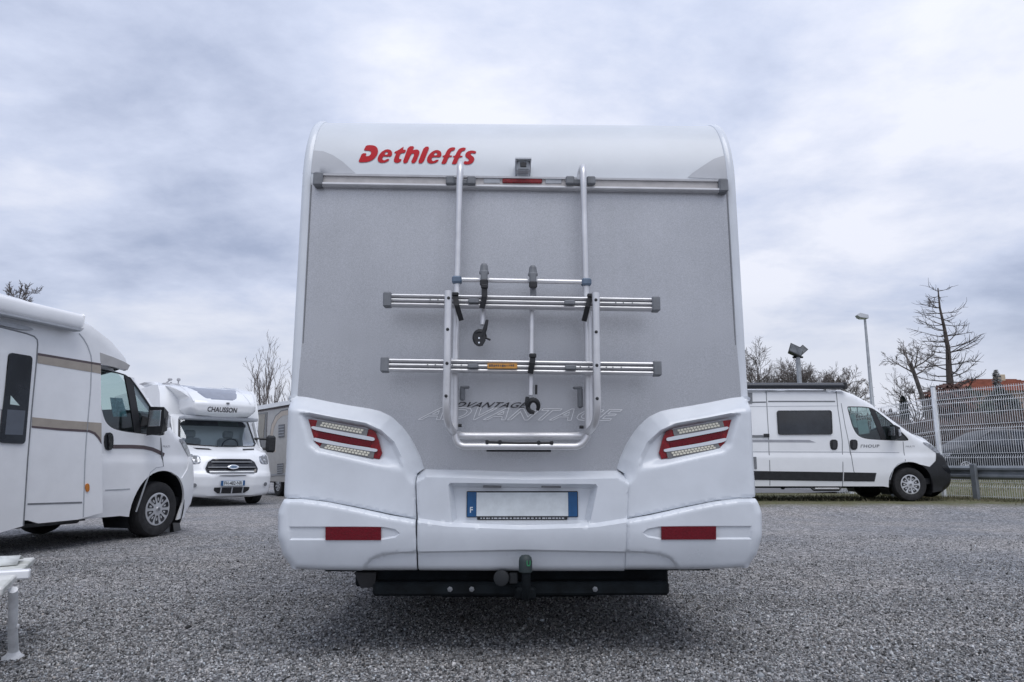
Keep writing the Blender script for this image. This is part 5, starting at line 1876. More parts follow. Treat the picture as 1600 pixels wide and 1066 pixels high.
    ol = np.array([p for i, p in enumerate(ol) if i == 0 or np.linalg.norm(p - ol[i - 1]) > 1e-4])

    def over(Pt, d):
        y = np.array([ofn(p[0], p[1]) for p in Pt]) + roll(d, 0.05, 0.06) + roll(1.17 - np.abs(Pt[:, 0]), 0.22, 0.30)
        return y
    oc = moulded('overcab', ol, over, 0.04, VANW, root, (), lambda p: max(0.05, 3.6 - float(ofn(p[0], p[1]))), None, 40)
    sk = half([(335, 628), (384, 628), (388.5, 623), (387.5, 614), (382, 610), (335, 608.5)], ofn)
    sk[:, 0] *= 0.86 / sk[:, 0].max()
    sk[0, 0] = sk[-1, 0] = 0
    skl = sym(sk)
    skl[:, 0] = skl[:, 0] * 1.06 - 0.09
    skl = np.array([p for i, p in enumerate(skl) if i == 0 or np.linalg.norm(p - skl[i - 1]) > 1e-4])
    s_ = moulded('skylight', chaikin(skl, 1), lambda Pt, d: np.array([ofn(p[0], p[1]) for p in Pt]) - 0.012 + roll(d, 0.03, 0.02), 0.05, SKYLT, root, (), 0.05)
    for x in (-0.72, 0.58):
        b_ = [(x - 0.012, skl[:, 1].min()), (x + 0.012, skl[:, 1].min()), (x - 0.06, skl[:, 1].max()), (x - 0.084, skl[:, 1].max())]
        moulded('skylight_bar', b_, vec(ofn, -0.02), 0.06, VANW, s_, (), 0.01)
    zl = skl[:, 1].min()
    MB().box((0.03, ofn(0, zl - 0.03) - 0.02, zl - 0.02), (0.07, 0.05, 0.04), 0.01).obj('catch', GREYP, root)
    q = half([(321, 644), (367.5, 644), (367.5, 636.5), (321, 636.5)], ofn)
    zz0, zz1 = q[0][1], q[2][1]
    lettering('maker_name', 'CHAUSSON', [(-0.42, zz0 + .01), (0.26, zz0 + .01), (0.26, zz1 - .015), (-0.42, zz1 - .015)], 0.12, BLACKT, root, lambda u, v: ofn(u, v) - 0.012, 0.02)
    # grey band under the name, body behind
    z2 = ol[:, 1].min()
    MB().box((0, 1.15, z2 + 0.02), (1.7, 0.5, 0.08), 0.02).obj('overcab_floor', LGREYP, root)
    bd_ = [(1.7, 0.36), (1.7, 2.1), (1.95, 2.62), (2.15, 2.80), (2.6, 2.84), (6.6, 2.84), (6.85, 2.6), (6.9, 0.5), (5.8, 0.36)]
    b = MB()
    b.prism(bd_, lambda u, v, w: (w, u, v), -1.165, 1.165)
    b.obj('living_body', VANW, root)
    for s in (-1, 1):
        for (a, c) in ((2.6, 3.6), (4.4, 5.3)):
            MB().box((s * 1.17, (a + c) / 2, 1.75), (0.03, c - a, 0.55), 0.01).obj('window', TINT, root)
        MB().hull([(s * x, y, z) for x, y, z in ((1.0, 1.0, 1.35), (1.0, 1.5, 1.95), (1.0, 1.56, 1.95), (1.0, 1.56, 1.3), (1.015, 1.0, 1.35), (1.015, 1.5, 1.95), (1.015, 1.56, 1.3))]).obj('door_window', TINT, root)
        MB().prism([(0.75, 0.36), (0.75, 1.2), (1.05, 1.36), (1.5, 2.02), (1.6, 2.02), (1.6, 0.36)], lambda u, v, w: (w, u, v), s * 0.97, s * 1.0).obj('cab_side', VANW, root)
        for yy in (1.0, 5.0):
            t = MB().lathe((s * 0.97, yy, 0.345), (s, 0, 0), [(0.2, -0.01), (0.33, 0.005), (0.35, -0.04), (0.35, -0.2), (0.2, -0.22), (0.001, -0.22)], 28)
            w_ = t.obj('wheel', RUBBER, root)
            MB().lathe((s * 0.965, yy, 0.345), (s, 0, 0), [(0.001, 0.0), (0.2, 0.005)], 20).obj('wheel_trim', ALLOY, w_)
        # mirrors on long arms
        my = F2(0.9, 1.35) + 0.15
        zc = 1.42
        ao = MB().tube([(s * 0.9, my + .1, zc + 0.12), (s * 1.22, my, zc + 0.12)], 0.03, 8).obj('mirror_arm', BLACKP, root)
        MB().tube([(s * 0.95, my + .1, zc - 0.12), (s * 1.22, my, zc - 0.12)], 0.03, 8).obj('mirror_arm', BLACKP, root)
        MB().box((s * 1.28, my, zc), (0.24, 0.12, 0.42), 0.05).obj('mirror_head', BLACKP, ao)
    MB().box((0, 3.6, 0.36), (1.8, 5.6, 0.2)).obj('underbody', DARKM, root)
    an = MB()
    q = half([(270, 603)], ofn)[0]
    an.tube([(-0.75, 2.6, 2.85), (-0.75, 2.6, 2.95)], 0.02, 6).box((-0.75, 2.6, 2.89), (0.4, 0.12, 0.05), 0.02)
    an.tube([(-0.9, 2.6, 2.88), (-0.78, 2.6, 3.0)], 0.02, 6).box((-0.78, 2.6, 3.01), (0.1, 0.08, 0.06), 0.02).box((-0.58, 2.6, 3.02), (0.08, 0.08, 0.08), 0.02).tube([(-0.58, 2.6, 2.84), (-0.58, 2.6, 3.0)], 0.015, 6)
    tag(an.obj('aerial', mat('pale_aerial', (0.40, 0.40, 0.42), 0.5), root), kind='stuff')
    return root


build_facing_camper()

# ------------------------------------------------------------------ the camper half hidden behind the large one
def build_hidden_camper():
    yaw = math.atan2(-1.8, 1.5)
    F = Frame((-8.2, 22.7, 0.0), yaw)
    root = empty('motorhome', 'pale grey motorhome with beige swoosh mostly hidden behind the large silver-backed one', 'motorhome', F.o, F.yaw, 'motorhomes parked on the gravel')
    fp = lambda pts: F.uv(pts, 0.0)
    H = float(fp([(425, 631.5)])[0][1])
    BODY = mat('pale_grey_coach_panel', (0.52, 0.51, 0.49), 0.4, var=0.05)
    b = MB()
    b.prism([(-0.6, 0.42), (-0.55, H - 0.4), (-0.2, H), (5.2, H), (5.5, H - 0.5), (6.3, 1.2), (6.4, 0.42)], lambda u, v, w: (u, w, v), 0.0, 2.2)
    b.obj('body', BODY, root)
    w0 = lambda x, z: np.zeros_like(np.asarray(x, float))
    rp_ = fp([(395, 636.5), (470, 623.5), (470, 630), (395, 643)])
    side_patch('roof_rail', [(p[0], p[1]) for p in rp_], VANW, root, w0, 0.09, 0.3, None, 0.12)
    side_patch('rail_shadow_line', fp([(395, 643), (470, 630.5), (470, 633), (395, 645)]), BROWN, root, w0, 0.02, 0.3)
    side_patch('window', fp([(404, 646), (418, 644), (416, 699), (402, 703)]), TINT, root, w0, 0.012, 0.3)
    side_patch('blind', fp([(405, 648), (415, 647), (412, 685), (404, 690)]), mat('beige_blind', (0.40, 0.38, 0.33), 0.7), root, w0, 0.02, 0.3)
    sw = []
    for R1, m in ((0.0, 1),):
        arc1 = [(450, 640), (440, 642), (431, 650), (424.5, 664), (422, 680), (424, 695), (428, 706)]
        arc2 = [(431, 706), (427.5, 694), (426, 680), (428.5, 667), (434, 656), (441, 650), (450, 648)]
    side_patch('beige_swoosh', fp(arc1 + arc2), mat('beige_swoosh', (0.60, 0.52, 0.44), 0.5), root, w0, 0.006, 0.1)
    side_patch('outline_swoosh', ribbon(resample(fp(arc1), 0.1, False), 0.03), GREYP, root, w0, 0.008, 0.3)
    for pts in ([(436, 664), (445, 663), (444.5, 683), (436, 684)], [(434, 725), (443, 724), (443, 740), (434, 741)]):
        v = side_patch('fridge_vent', fp(pts), GREYP, root, w0, 0.02, 0.3)
        q = fp(pts)
        for k in range(4):
            f = (k + 0.7) / 4.6
            a, c = q[0] + (q[3] - q[0]) * f, q[1] + (q[2] - q[1]) * f
            side_patch('vent_louvre', [tuple(a), tuple(c), tuple(c + [0, -0.03]), tuple(a + [0, -0.03])], LGREYP, v, w0, 0.03, 0.3)
    side_patch('skirt_line', fp([(405, 742), (470, 738), (470, 741), (405, 745)]), LGREYP, root, w0, 0.015, 0.3)
    for px in (431,):
        x = float(fp([(px, 770)])[0][0])
        for y, s in ((0.05, 1), (2.15, -1)):
            wheel_parts(root, x, y, 0.345, s, 0.345, 0.22, 0.2, 9)
    wheel_parts(root, x + 3.8, 0.05, 0.345, 1, 0.345, 0.22, 0.2, 9)
    MB().box((3.0, 1.1, 0.45), (5.6, 1.9, 0.14)).obj('underbody', DARKM, root)


build_hidden_camper()

# ------------------------------------------------------------------ fence, guard rail, passing car
def build_fence():
    P0 = Vector((10.2, 17.0, 0.14))
    d1 = Vector((0.427, -0.904, 0))
    d2 = -d1
    root = empty('wire_fence', 'tall galvanised wire mesh fence with folded panels and square posts beside the camper van', 'fence', P0)
    L = 2.5

    def panel(a, d, H, z0, slope=0.0):
        n = Vector((-d.y, d.x, 0))
        m = MB()
        folds = [0.30, 0.95, 1.60, 2.22]
        zs = [(0.0, 0.0)]
        for f in folds:
            zs += [(f - 0.05, 0.0), (f, 0.035), (f + 0.05, 0.0)]
        zs += [(H + 0.03, 0.0)]
        k = int(L / 0.05)
        r = 0.0052
        for i in range(k + 1):
            s = i * L / k
            m.tube([a + d * s + n * o + Vector((0, 0, z0 + z + slope * s)) for z, o in zs], r, 3, False)
        hz = [0.04]
        for f in folds:
            hz += [f - 0.05, f + 0.05]
        hz += [0.62, 1.28, 1.92, H - 0.01]
        for z in hz:
            m.tube([a + n * 0.006 + Vector((0, 0, z0 + z)), a + d * L + n * 0.006 + Vector((0, 0, z0 + z + slope * L))], 0.0062, 4, False)
        return tag(m.obj('wire_panel', WIREM, root, 0), kind='stuff')
    o = Vector((0, 0, 0))
    panel(o + d1 * 0.03, d1, 2.46, 0.03)
    panel(o + d1 * (L + 0.06), d1, 2.46, 0.03)
    panel(o + d1 * (2 * L + 0.1), d1, 2.46, 0.03)
    panel(o + d2 * 0.03, d2, 2.44, -0.08, -0.09)
    panel(o + d2 * (L + 0.08), d2, 2.44, -0.30, -0.02)
    for p, h in ((o, 2.62), (d1 * (L + 0.045), 2.58), (d1 * (2 * L + 0.08), 2.58), (d2 * (L + 0.05), 2.28), (d2 * (2 * L + 0.1), 2.2)):
        M = Matrix.Rotation(math.atan2(d1.y, d1.x), 4, 'Z')
        post = MB().box(p + Vector((0, 0, h / 2 - 0.1)), (0.075, 0.085, h + 0.2), 0.006, M).obj('post', WIREM, root)
        MB().box(p + Vector((0, 0, h + 0.012)), (0.085, 0.095, 0.03), 0.008, M).obj('post_cap', GALV, post)
    # guard rail on the near side
    g0 = P0 + Vector((-0.33, -0.155, 0))
    gr = empty('guard_rail', 'grey steel crash barrier with short square posts in front of the wire fence', 'crash barrier', g0)
    steel = mat('weathered_galvanised_steel', (0.23, 0.25, 0.27), 0.55, metal=0.35, var=0.15, scale=3)
    w = [(0.0, -0.15), (0.03, -0.135), (0.08, -0.10), (0.08, -0.06), (0.02, -0.02), (0.02, 0.02), (0.08, 0.06), (0.08, 0.10), (0.03, 0.135), (0.0, 0.15), (-0.004, 0.15), (-0.004, -0.15)]
    MB().sweep(w, -d1 * 2.2 + Vector((0, 0, 0.60)), d1 * 6.5 + Vector((0, 0, 0.60))).obj('beam', steel, gr, 30)
    for t in (-0.93, 1.07, 3.07, 5.07):
        n = Vector((-0.904, -0.427, 0))
        M = Matrix.Rotation(math.atan2(d1.y, d1.x), 4, 'Z')
        MB().box(d1 * t + n * 0.135 + Vector((0, 0, 0.33)), (0.12, 0.10, 0.92), 0.012, M).obj('post', steel, gr)


build_fence()


def build_car():
    F = Frame((12.75, 22.2, 0.51), 0.0)
    root = empty('parked_car', 'dark grey hatchback on the road behind the wire fence', 'car', F.o, 0)

    def w(x, z):
        x, z = np.asarray(x, float), np.asarray(z, float)
        return 0.86 - 0.2 * ss(0.9, 1.45, z) - 0.25 * ss(0.9, 0.0, x) ** 1.5 - 0.15 * ss(3.7, 4.3, x) + 0.01 * ss(0.8, 0.7, z)
    top = [(0.0, 0.45), (0.03, 0.62), (0.15, 0.74), (0.5, 0.86), (0.98, 0.96), (1.45, 1.22), (1.85, 1.40), (2.4, 1.46), (3.0, 1.43), (3.6, 1.28), (4.15, 0.98), (4.27, 0.8), (4.28, 0.5)]
    R = 0.34
    body = [(0.02, 0.25)] + top + [(4.24, 0.28)] + arch(3.45, 0.31, R, -5, 185, 12) + arch(0.85, 0.31, R, -5, 185, 12)
    gl = [(1.18, 0.99), (1.55, 1.24), (1.88, 1.36), (2.4, 1.40), (2.95, 1.37), (3.45, 1.22), (3.6, 1.05), (3.3, 1.0), (2.2, 0.98)]
    side_shell('body', root, body, top, w, 0.12, CARG, (), 0.09, bow=lambda x, z: 0.06)
    g = side_patch('side_window', gl, TINT, root, w, 0.006, 0.1)
    side_patch('pillar', [(2.28, 0.985), (2.4, 0.985), (2.36, 1.4), (2.26, 1.4)], BLACKP, g, w, 0.012, 0.2)
    side_patch('headlamp', [(0.03, 0.62), (0.14, 0.72), (0.45, 0.76), (0.4, 0.66)], LENS, root, w, 0.01, 0.1)
    side_patch('tail_lamp', [(4.26, 0.85), (4.12, 0.95), (3.85, 0.88), (3.9, 0.78)], REDL, root, w, 0.01, 0.1)
    side_patch('door_handle', [(2.05, 0.86), (2.25, 0.86), (2.25, 0.89), (2.05, 0.89)], BLACKP, root, w, 0.02, 0.1)
    side_patch('sill_trim', [(1.25, 0.26), (3.05, 0.26), (3.05, 0.33), (1.25, 0.33)], BLACKP, root, w, 0.012, 0.2)
    MB().hull([(1.28 + dx, -0.85 + dy, 0.98 + dz) for dx in (0, 0.12) for dy in (0, -0.16) for dz in (0, 0.12)]).obj('mirror_head', BLACKP, root)
    MB().hull([(x, y, z) for (x, z) in ((0.98, 0.985), (1.86, 1.42), (1.9, 1.42), (1.2, 0.985)) for y in (-0.6, 0.6)]).obj('windscreen', BLACKP, root)
    for x in (0.85, 3.45):
        wheel_parts(root, x, -0.80, 0.31, 1, 0.31, 0.2, 0.19, 7)
        wheel_parts(root, x, 0.80, 0.31, -1, 0.31, 0.2, 0.19, 7)
    MB().box((2.15, 0, 0.32), (3.6, 1.3, 0.2)).obj('underbody', DARKM, root)


build_car()

# ------------------------------------------------------------------ lamp post, floodlight mast, pole
def build_lamps():
    y = 34.0
    x = (1371.5 - 800) / FPX * y * 0.985
    z0 = ground_z(x, y)
    root = empty('street_lamp', 'tall grey street lamp with one flat head, behind the nose of the camper van', 'street lamp', (x, y, z0))
    H = 0.9 + (727 - 505) / FPX * y * 1.03 - z0
    MB().lathe((0, 0, 0), (0, 0, 1), [(0.14, 0), (0.13, 1.2), (0.095, 1.25), (0.055, H)], 14).obj('pole', GALV, root)
    MB().tube([(0, 0, H - 0.02), (-0.02, 0, H + 0.08), (-0.1, 0, H + 0.14)], 0.05, 8).obj('bracket', GALV, root)
    hd = MB().hull([(dx, dy, H + dz) for dx, dy, dz in ((-0.42, -.12, .2), (-0.42, .12, .2), (-.3, -.2, .08), (-.3, .2, .08), (.12, -.16, .04), (.12, .16, .04), (.15, -.1, .22), (.15, .1, .22), (-.25, -.12, .32), (-.25, .12, .32), (.2, 0, .1))])
    ho = hd.obj('lamp_head', LGREYP, root)
    MB().box((-0.1, 0, H + 0.05), (0.36, 0.26, 0.05), 0.02).obj('diffuser', mat('lamp_diffuser', (0.6, 0.6, 0.58), 0.2), ho)
    y = 24.0
    x = (1258.5 - 800) / FPX * y * 0.985
    z0 = 0.5
    root = empty('floodlight_mast', 'stout grey mast with two dark floodlights tilted up behind the van roof', 'floodlight mast', (x, y, z0))
    H = 0.9 + (727 - 564) / FPX * y * 1.03 - z0
    MB().lathe((0, 0, 0), (0, 0, 1), [(0.09, 0), (0.075, H)], 12).obj('pole', GALV, root)
    MB().box((0, 0, H), (0.35, 0.08, 0.06), 0.01).obj('cross_arm', DARKM, root)
    FL = mat('floodlight_housing', (0.03, 0.033, 0.036), 0.5, var=0.1)
    for dx, sgn, ry, sc in ((-0.13, 1, 0.45, 1.0), (0.12, -1, -0.7, 0.72)):
        M = Matrix.Translation((dx, -0.05, H + 0.2)) @ Matrix.Rotation(ry, 4, 'Y') @ Matrix.Rotation(R_(-18), 4, 'X')
        pts = [(-.24, -.13, -.17), (.24, -.13, -.17), (-.24, -.13, .17), (.24, -.13, .17), (-.16, .10, -.12), (.16, .10, -.12), (-.16, .10, .10), (.16, .10, .10)]
        f = MB().hull([M @ (Vector(p) * sc) for p in pts]).obj('floodlight', FL, root)
        MB().hull([M @ (Vector(p) * sc) for p in ((-.21, -.137, -.14), (.21, -.137, -.14), (.21, -.137, .14), (-.21, -.137, .14), (-.2, -.12, 0), (.2, -.12, 0))]).obj('lamp_glass', mat('floodlight_glass', (0.16, 0.17, 0.18), 0.15, var=0.2), f)
    x, y = (1352.5 - 800) / FPX * 78, 80
    z0 = ground_z(x, y)
    root = empty('utility_pole', 'thin distant pole left of the street lamp', 'pole', (x, y, z0))
    MB().lathe((0, 0, 0), (0, 0, 1), [(0.10, 0), (0.06, 9.0 - z0)], 8).obj('pole', GALV, root)
    MB().box((0, 0, 8.6 - z0), (0.5, 0.08, 0.08), 0.01).obj('cross_arm', GALV, root)


build_lamps()

# ------------------------------------------------------------------ trees
def limb(rng, p, d, L, seg, wob, trop):
    path = [Vector(p)]
    d = Vector(d).normalized()
    for _ in range(seg):
        d = (d + Vector((rng.gauss(0, wob), rng.gauss(0, wob), rng.gauss(0, wob) + trop))).normalized()
        path.append(path[-1] + d * (L / seg))
    return path, d


def grow(rng, mb, p, d, L, r, lev, cfg):
    seg = 5 if lev > 1 else 3
    path, dd = limb(rng, p, d, L, seg, cfg['wob'], cfg['trop'])
    rr = [max(cfg['rmin'], r * (1 - 0.65 * i / seg)) for i in range(seg + 1)]
    mb.tube(path, rr, 5 if lev > 2 else 3, False)
    if lev <= 0:
        return
    n = cfg['n'][lev]
    for k in range(n):
        t = cfg['t0'] + (1 - cfg['t0']) * (k + rng.random()) / n
        i = min(seg - 1, int(t * seg))
        q = path[i].lerp(path[i + 1], t * seg - i)
        ax = (path[i + 1] - path[i]).normalized()
        a = rng.uniform(0, 2 * pi)
        u = ax.orthogonal().normalized()
        side = (u * cos(a) + ax.cross(u) * sin(a))
        sp = rng.uniform(*cfg['ang'])
        nd = ax * cos(sp) + side * sin(sp)
        grow(rng, mb, q, nd, L * cfg['lr'] * rng.uniform(0.65, 1.15) * (1.1 - 0.4 * t), rr[i] * 0.62, lev - 1, cfg)


def bare_tree(label, x, y, H, trunk_h, r, seed, cfg, lean=(0, 0), group='bare winter trees', twig=None, stems=5, L0=None, a0=(0.15, 0.6), bark=None, z0=None):
    rng = random.Random(seed)
    z0 = ground_z(x, y) if z0 is None else z0
    root = empty('bare_tree', label, 'tree', (x, y, z0 - 0.05), 0, group)
    top = Vector((lean[0], lean[1], trunk_h))
    path = [Vector((0, 0, 0)), top * 0.33 + Vector((rng.gauss(0, .1), 0, 0)), top * 0.66 + Vector((rng.gauss(0, .12), 0, 0)), top]
    MB().tube(path, [r * 1.25, r, r * 0.85, r * 0.7], 9).obj('trunk', bark or BARK, root)
    mb = MB()
    L0 = L0 or (H - trunk_h) * 0.75
    for k in range(stems):
        a = 2 * pi * (k + rng.random() * 0.7) / stems
        sp = rng.uniform(*a0)
        t = rng.uniform(0.8, 1.0)
        grow(rng, mb, top * t, (sin(sp) * cos(a), sin(sp) * sin(a), cos(sp)), L0 * rng.uniform(0.8, 1.1), r * 0.36, 3, cfg)
    mb.obj('crown', twig or TWIG, root, 0)
    return root


UP = dict(wob=0.10, trop=0.045, n={3: 8, 2: 6, 1: 5}, t0=0.2, ang=(0.3, 0.75), lr=0.55, rmin=0.008)
DOME = dict(wob=0.15, trop=0.035, n={3: 8, 2: 8, 1: 6}, t0=0.25, ang=(0.35, 0.95), lr=0.56, rmin=0.012)


def build_trees():
    k = lambda px, y: (px - 800) / FPX * y * 0.99
    bare_tree('bare many-stemmed tree between the facing motorhome and the large one', k(424, 40), 40, 7.6, 1.0, 0.16, 11, dict(UP, rmin=0.006, n={3: 7, 2: 5, 1: 3}, ang=(0.2, 0.5), lr=0.45), stems=8, L0=5.2, a0=(0.05, 0.36), z0=0)
    bare_tree('bare tree top showing above the rolled awning of the striped motorhome', k(-4, 34), 34, 10.6, 8.6, 0.13, 5, dict(UP, rmin=0.009, wob=0.15), lean=(0.1, 0), stems=4, L0=1.35, a0=(0.02, 0.25), z0=0)
    bare_tree('bare forked tree beside the large motorhome, tallest of the crowns over the van roof', k(1192, 70), 70, 12.6, 4.5, 0.32, 3, dict(DOME, rmin=0.013), stems=6, L0=5.0, a0=(0.1, 0.6))
    bare_tree('bare round-crowned tree behind the floodlight mast', k(1252, 72), 72, 11.2, 4.8, 0.34, 7, dict(DOME, rmin=0.013), stems=11, L0=4.2, a0=(0.3, 1.15))
    bare_tree('bare round-crowned tree between floodlight mast and street lamp', k(1298, 73), 73, 11.0, 5.2, 0.34, 8, dict(DOME, rmin=0.013), stems=11, L0=4.0, a0=(0.35, 1.2))
    bare_tree('bare leaning tree left of the tall skeletal conifer', k(1461, 43), 43, 8.6, 5.4, 0.15, 14, dict(DOME, rmin=0.008, n={3: 6, 2: 6, 1: 4}), lean=(-1.0, 0), stems=6, L0=1.7, a0=(0.15, 1.2))
    bare_tree('low bare bushy tree behind the fence corner post', k(1437, 44), 44, 5.6, 1.8, 0.14, 15, dict(DOME, rmin=0.008, n={3: 6, 2: 6, 1: 4}), stems=6, L0=2.6, a0=(0.3, 1.2))
    # tall skeletal conifer with tiered upturned boughs
    rng = random.Random(21)
    x, y = k(1496, 45), 45
    z0 = ground_z(x, y)
    root = empty('bare_conifer', 'tall skeletal conifer with tiers of bare upturned boughs', 'tree', (x, y, z0 - 0.1))
    H = 0.9 + (727 - 452) / FPX * 46.3 - z0
    tp = [Vector((rng.gauss(0, .04) * i / 3 - 0.012 * i, 0, H * i / 8)) for i in range(9)]
    MB().tube(tp, [0.36, 0.31, 0.27, 0.23, 0.18, 0.14, 0.10, 0.065, 0.035], 9).obj('trunk', BARKB, root)
    mb = MB()
    nt = 25
    for i in range(nt):
        f = 0.14 + 0.84 * i / (nt - 1)
        base = tp[min(7, int(f * 8))].lerp(tp[min(8, int(f * 8) + 1)], f * 8 - int(f * 8))
        reach = (0.4 + 2.75 * (1 - f) ** 0.7) if f < 0.9 else 0.7
        for j in range(rng.choice((2, 3, 3, 4)) if f < 0.88 else 2):
            a = rng.uniform(0, 2 * pi)
            if rng.random() < 0.78:
                a = rng.choice((0, pi)) + rng.gauss(0, 0.6)
            L = reach * rng.uniform(0.7, 1.15)
            el = 0.15 if f > 0.35 else -0.1
            path, p = [], base.copy()
            dirv = Vector((cos(a), sin(a), el + rng.gauss(0, 0.12)))
            for s in range(7):
                path.append(p.copy())
                up = 0.22 * s / 6 if s < 4 else -0.02
                dirv = (dirv + Vector((rng.gauss(0, .1), rng.gauss(0, .1), up + rng.gauss(0, .08)))).normalized()
                p += dirv * L / 6
            r0 = 0.026 + 0.042 * (1 - f)
            mb.tube(path, [r0 * (1 - 0.12 * s) for s in range(7)], 4, False)
            for q in range(int(7 + 12 * (1 - f))):
                s = rng.randint(2, 6)
                d = (path[s] - path[s - 1]).normalized()
                nd = (d + Vector((rng.gauss(0, .5), rng.gauss(0, .5), rng.gauss(0.25, .4)))).normalized()
                tl, _ = limb(rng, path[s], nd, rng.uniform(0.25, 0.75), 3, 0.2, 0.05)
                mb.tube(tl, [0.016, 0.013, 0.010, 0.008], 3, False)
    mb.obj('crown', BARKB, root, 0)

    def leafy(name, label, x, y, h, w, seed, m, n, shape, group=None, z0=None):
        rng = random.Random(seed)
        z0 = ground_z(x, y) if z0 is None else z0
        r = empty(name, label, 'tree' if name != 'shrub' else 'shrub', (x, y, z0 - 0.05), 0, group)
        MB().tube([(0, 0, 0), (0.05, 0, h * 0.5), (0, 0, h * 0.9)], [0.14, 0.09, 0.03], 7).obj('trunk', BARKB, r)
        mb_ = MB()
        for i in range(n):
            f = rng.random() ** 0.8
            rad = w * shape(f) * math.sqrt(rng.random()) * (1 + 0.25 * sin(7 * f + seed))
            a = rng.uniform(0, 2 * pi)
            p = Vector((rad * cos(a), rad * sin(a), h * (0.06 + 0.94 * f)))
            s = rng.uniform(0.10, 0.22) * (0.6 + 0.4 * w)
            u = Vector((rng.gauss(0, 1), rng.gauss(0, 1), rng.gauss(0, 1))).normalized()
            v = u.orthogonal().normalized()
            mb_.add([p - u * s, p + v * s * 0.5, p + u * s, p - v * s * 0.5], [(0, 1, 2, 3)])
        mb_.obj('crown', m, r, 0)
    cyp = lambda f: (1 - f) ** 0.7 * (0.4 + min(1, f * 5) * 0.6)
    rnd = lambda f: math.sqrt(max(0.02, 1 - (2 * f - 1) ** 2))
    leafy('cypress', 'small dark cypress left of the fence corner post', k(1417.5, 44), 44, 3.4, 0.62, 1, CONIF, 1500, cyp)
    leafy('conifer', 'grey-green sapling behind the car roof', k(1396, 60), 60, 3.9, 0.7, 2, mat('pale_needles', (0.20, 0.20, 0.20), 0.9), 420, cyp)
    leafy('shrub', 'dull green shrub at the foot of the tall skeletal conifer', k(1521, 44), 44, 4.0, 1.15, 3, SHRUBM, 900, rnd)
    leafy('conifer', 'dark green tree standing before the red tiled roof', k(1571, 52), 52, 4.7, 1.5, 4, CONIF, 1500, rnd)
    leafy('conifer', 'slim pale treetop rising above the red tiled roof', k(1569, 56), 56, 6.7, 0.65, 6, mat('pale_needles', (0.20, 0.20, 0.20), 0.9), 900, lambda f: 0.8 * rnd(f))
    leafy('shrub', 'reddish-brown bush round the trunk of the tall conifer', k(1489, 43.5), 43.5, 4.1, 1.5, 8, TWIGR, 1800, rnd)
    leafy('shrub', 'pale bush beside the cypress', k(1403, 47), 47, 2.6, 0.9, 9, mat('pale_needles', (0.20, 0.20, 0.20), 0.9), 300, rnd)
    # leafless brown hedge along the top of the bank
    rng = random.Random(4)
    vs, fs = [], []
    x = 13.0
    for i in range(26000):
        hx = rng.uniform(17, 52)
        hy = 36.5 + rng.uniform(-0.6, 0.6)
        hz = ground_z(hx, hy)
        top = 1.55 + 0.25 * sin(hx * 0.8) + 0.15 * sin(hx * 2.7)
        z = rng.random() ** 0.8 * top
        s = rng.uniform(0.12, 0.35)
        u = Vector((rng.gauss(0, .5), rng.gauss(0, .3), rng.gauss(0.5, .6))).normalized()
        v = Vector((u.z, 0.2, -u.x)).normalized() * rng.uniform(0.012, 0.03)
        p = Vector((hx, hy, hz + z))
        b = len(vs)
        vs += [p - u * s - v, p - u * s + v, p + u * s]
        fs.append((b, b + 1, b + 2))
    h = link_mesh('hedge', vs, fs, mat('leafless_hedge', (0.16, 0.115, 0.105), 0.95, var=0.3, scale=0.8), None, 0)
    tag(h, 'long leafless brown hedge on the bank beyond the road', 'hedge')
    # red-roofed house
    y = 62
    x0, x1 = k(1528, y), k(1690, y)
    zg = ground_z(x0, y)
    eave = 0.9 + (727 - 610) / FPX * y
    ridge = 0.9 + (727 - 588) / FPX * y * 1.02
    root = empty('house', 'house with hipped red tiled roof behind the fence and the dark green tree', 'house', (x0, y, zg))
    w, dpt = x1 - x0, 8.0
    MB().box((w / 2, dpt / 2, (eave - zg) / 2), (w - 0.6, dpt - 0.6, eave - zg)).obj('wall', RENDERW, root, 0)
    e, rz = eave - zg, ridge - zg
    rf = MB()
    hip = 2.3
    rf.add([(-.3, -.3, e - .1), (w + .3, -.3, e - .1), (w + .3, dpt + .3, e - .1), (-.3, dpt + .3, e - .1), (hip, dpt / 2, rz), (w - hip, dpt / 2, rz)],
           [(0, 1, 5, 4), (1, 2, 5), (2, 3, 4, 5), (3, 0, 4), (3, 2, 1, 0)])
    ro = rf.obj('roof', TILE, root, 0)
    cr = MB()
    for i in range(14):
        f = (i + 0.5) / 14
        z = e - .1 + (rz - e + .1) * f
        yy = -.3 + (dpt / 2 + .3) * f
        cr.tube([(-.3 + (hip + .3) * f, yy - 0.02, z + 0.02), (w + .3 - (hip + .3) * f, yy - 0.02, z + 0.02)], 0.03, 4, False)
    tag(cr.obj('tile_courses', TILE, ro, 0), kind='stuff')
    MB().box((5.05, dpt / 2 - 0.4, rz - 0.1), (0.7, 0.7, 0.9), 0.02).obj('chimney', mat('cream_render', (0.55, 0.48, 0.36), 0.9), ro)
    for i in range(3):
        wx = 1.6 + i * 2.2
        f = MB().box((wx, 0.28, e - 1.5), (1.0, 0.08, 1.3), 0.02).obj('window', mat('window_frame_paint', (0.5, 0.5, 0.48), 0.6), root)
        MB().box((wx, 0.235, e - 1.5), (0.84, 0.02, 1.14)).obj('pane', PANE, f)


build_trees()

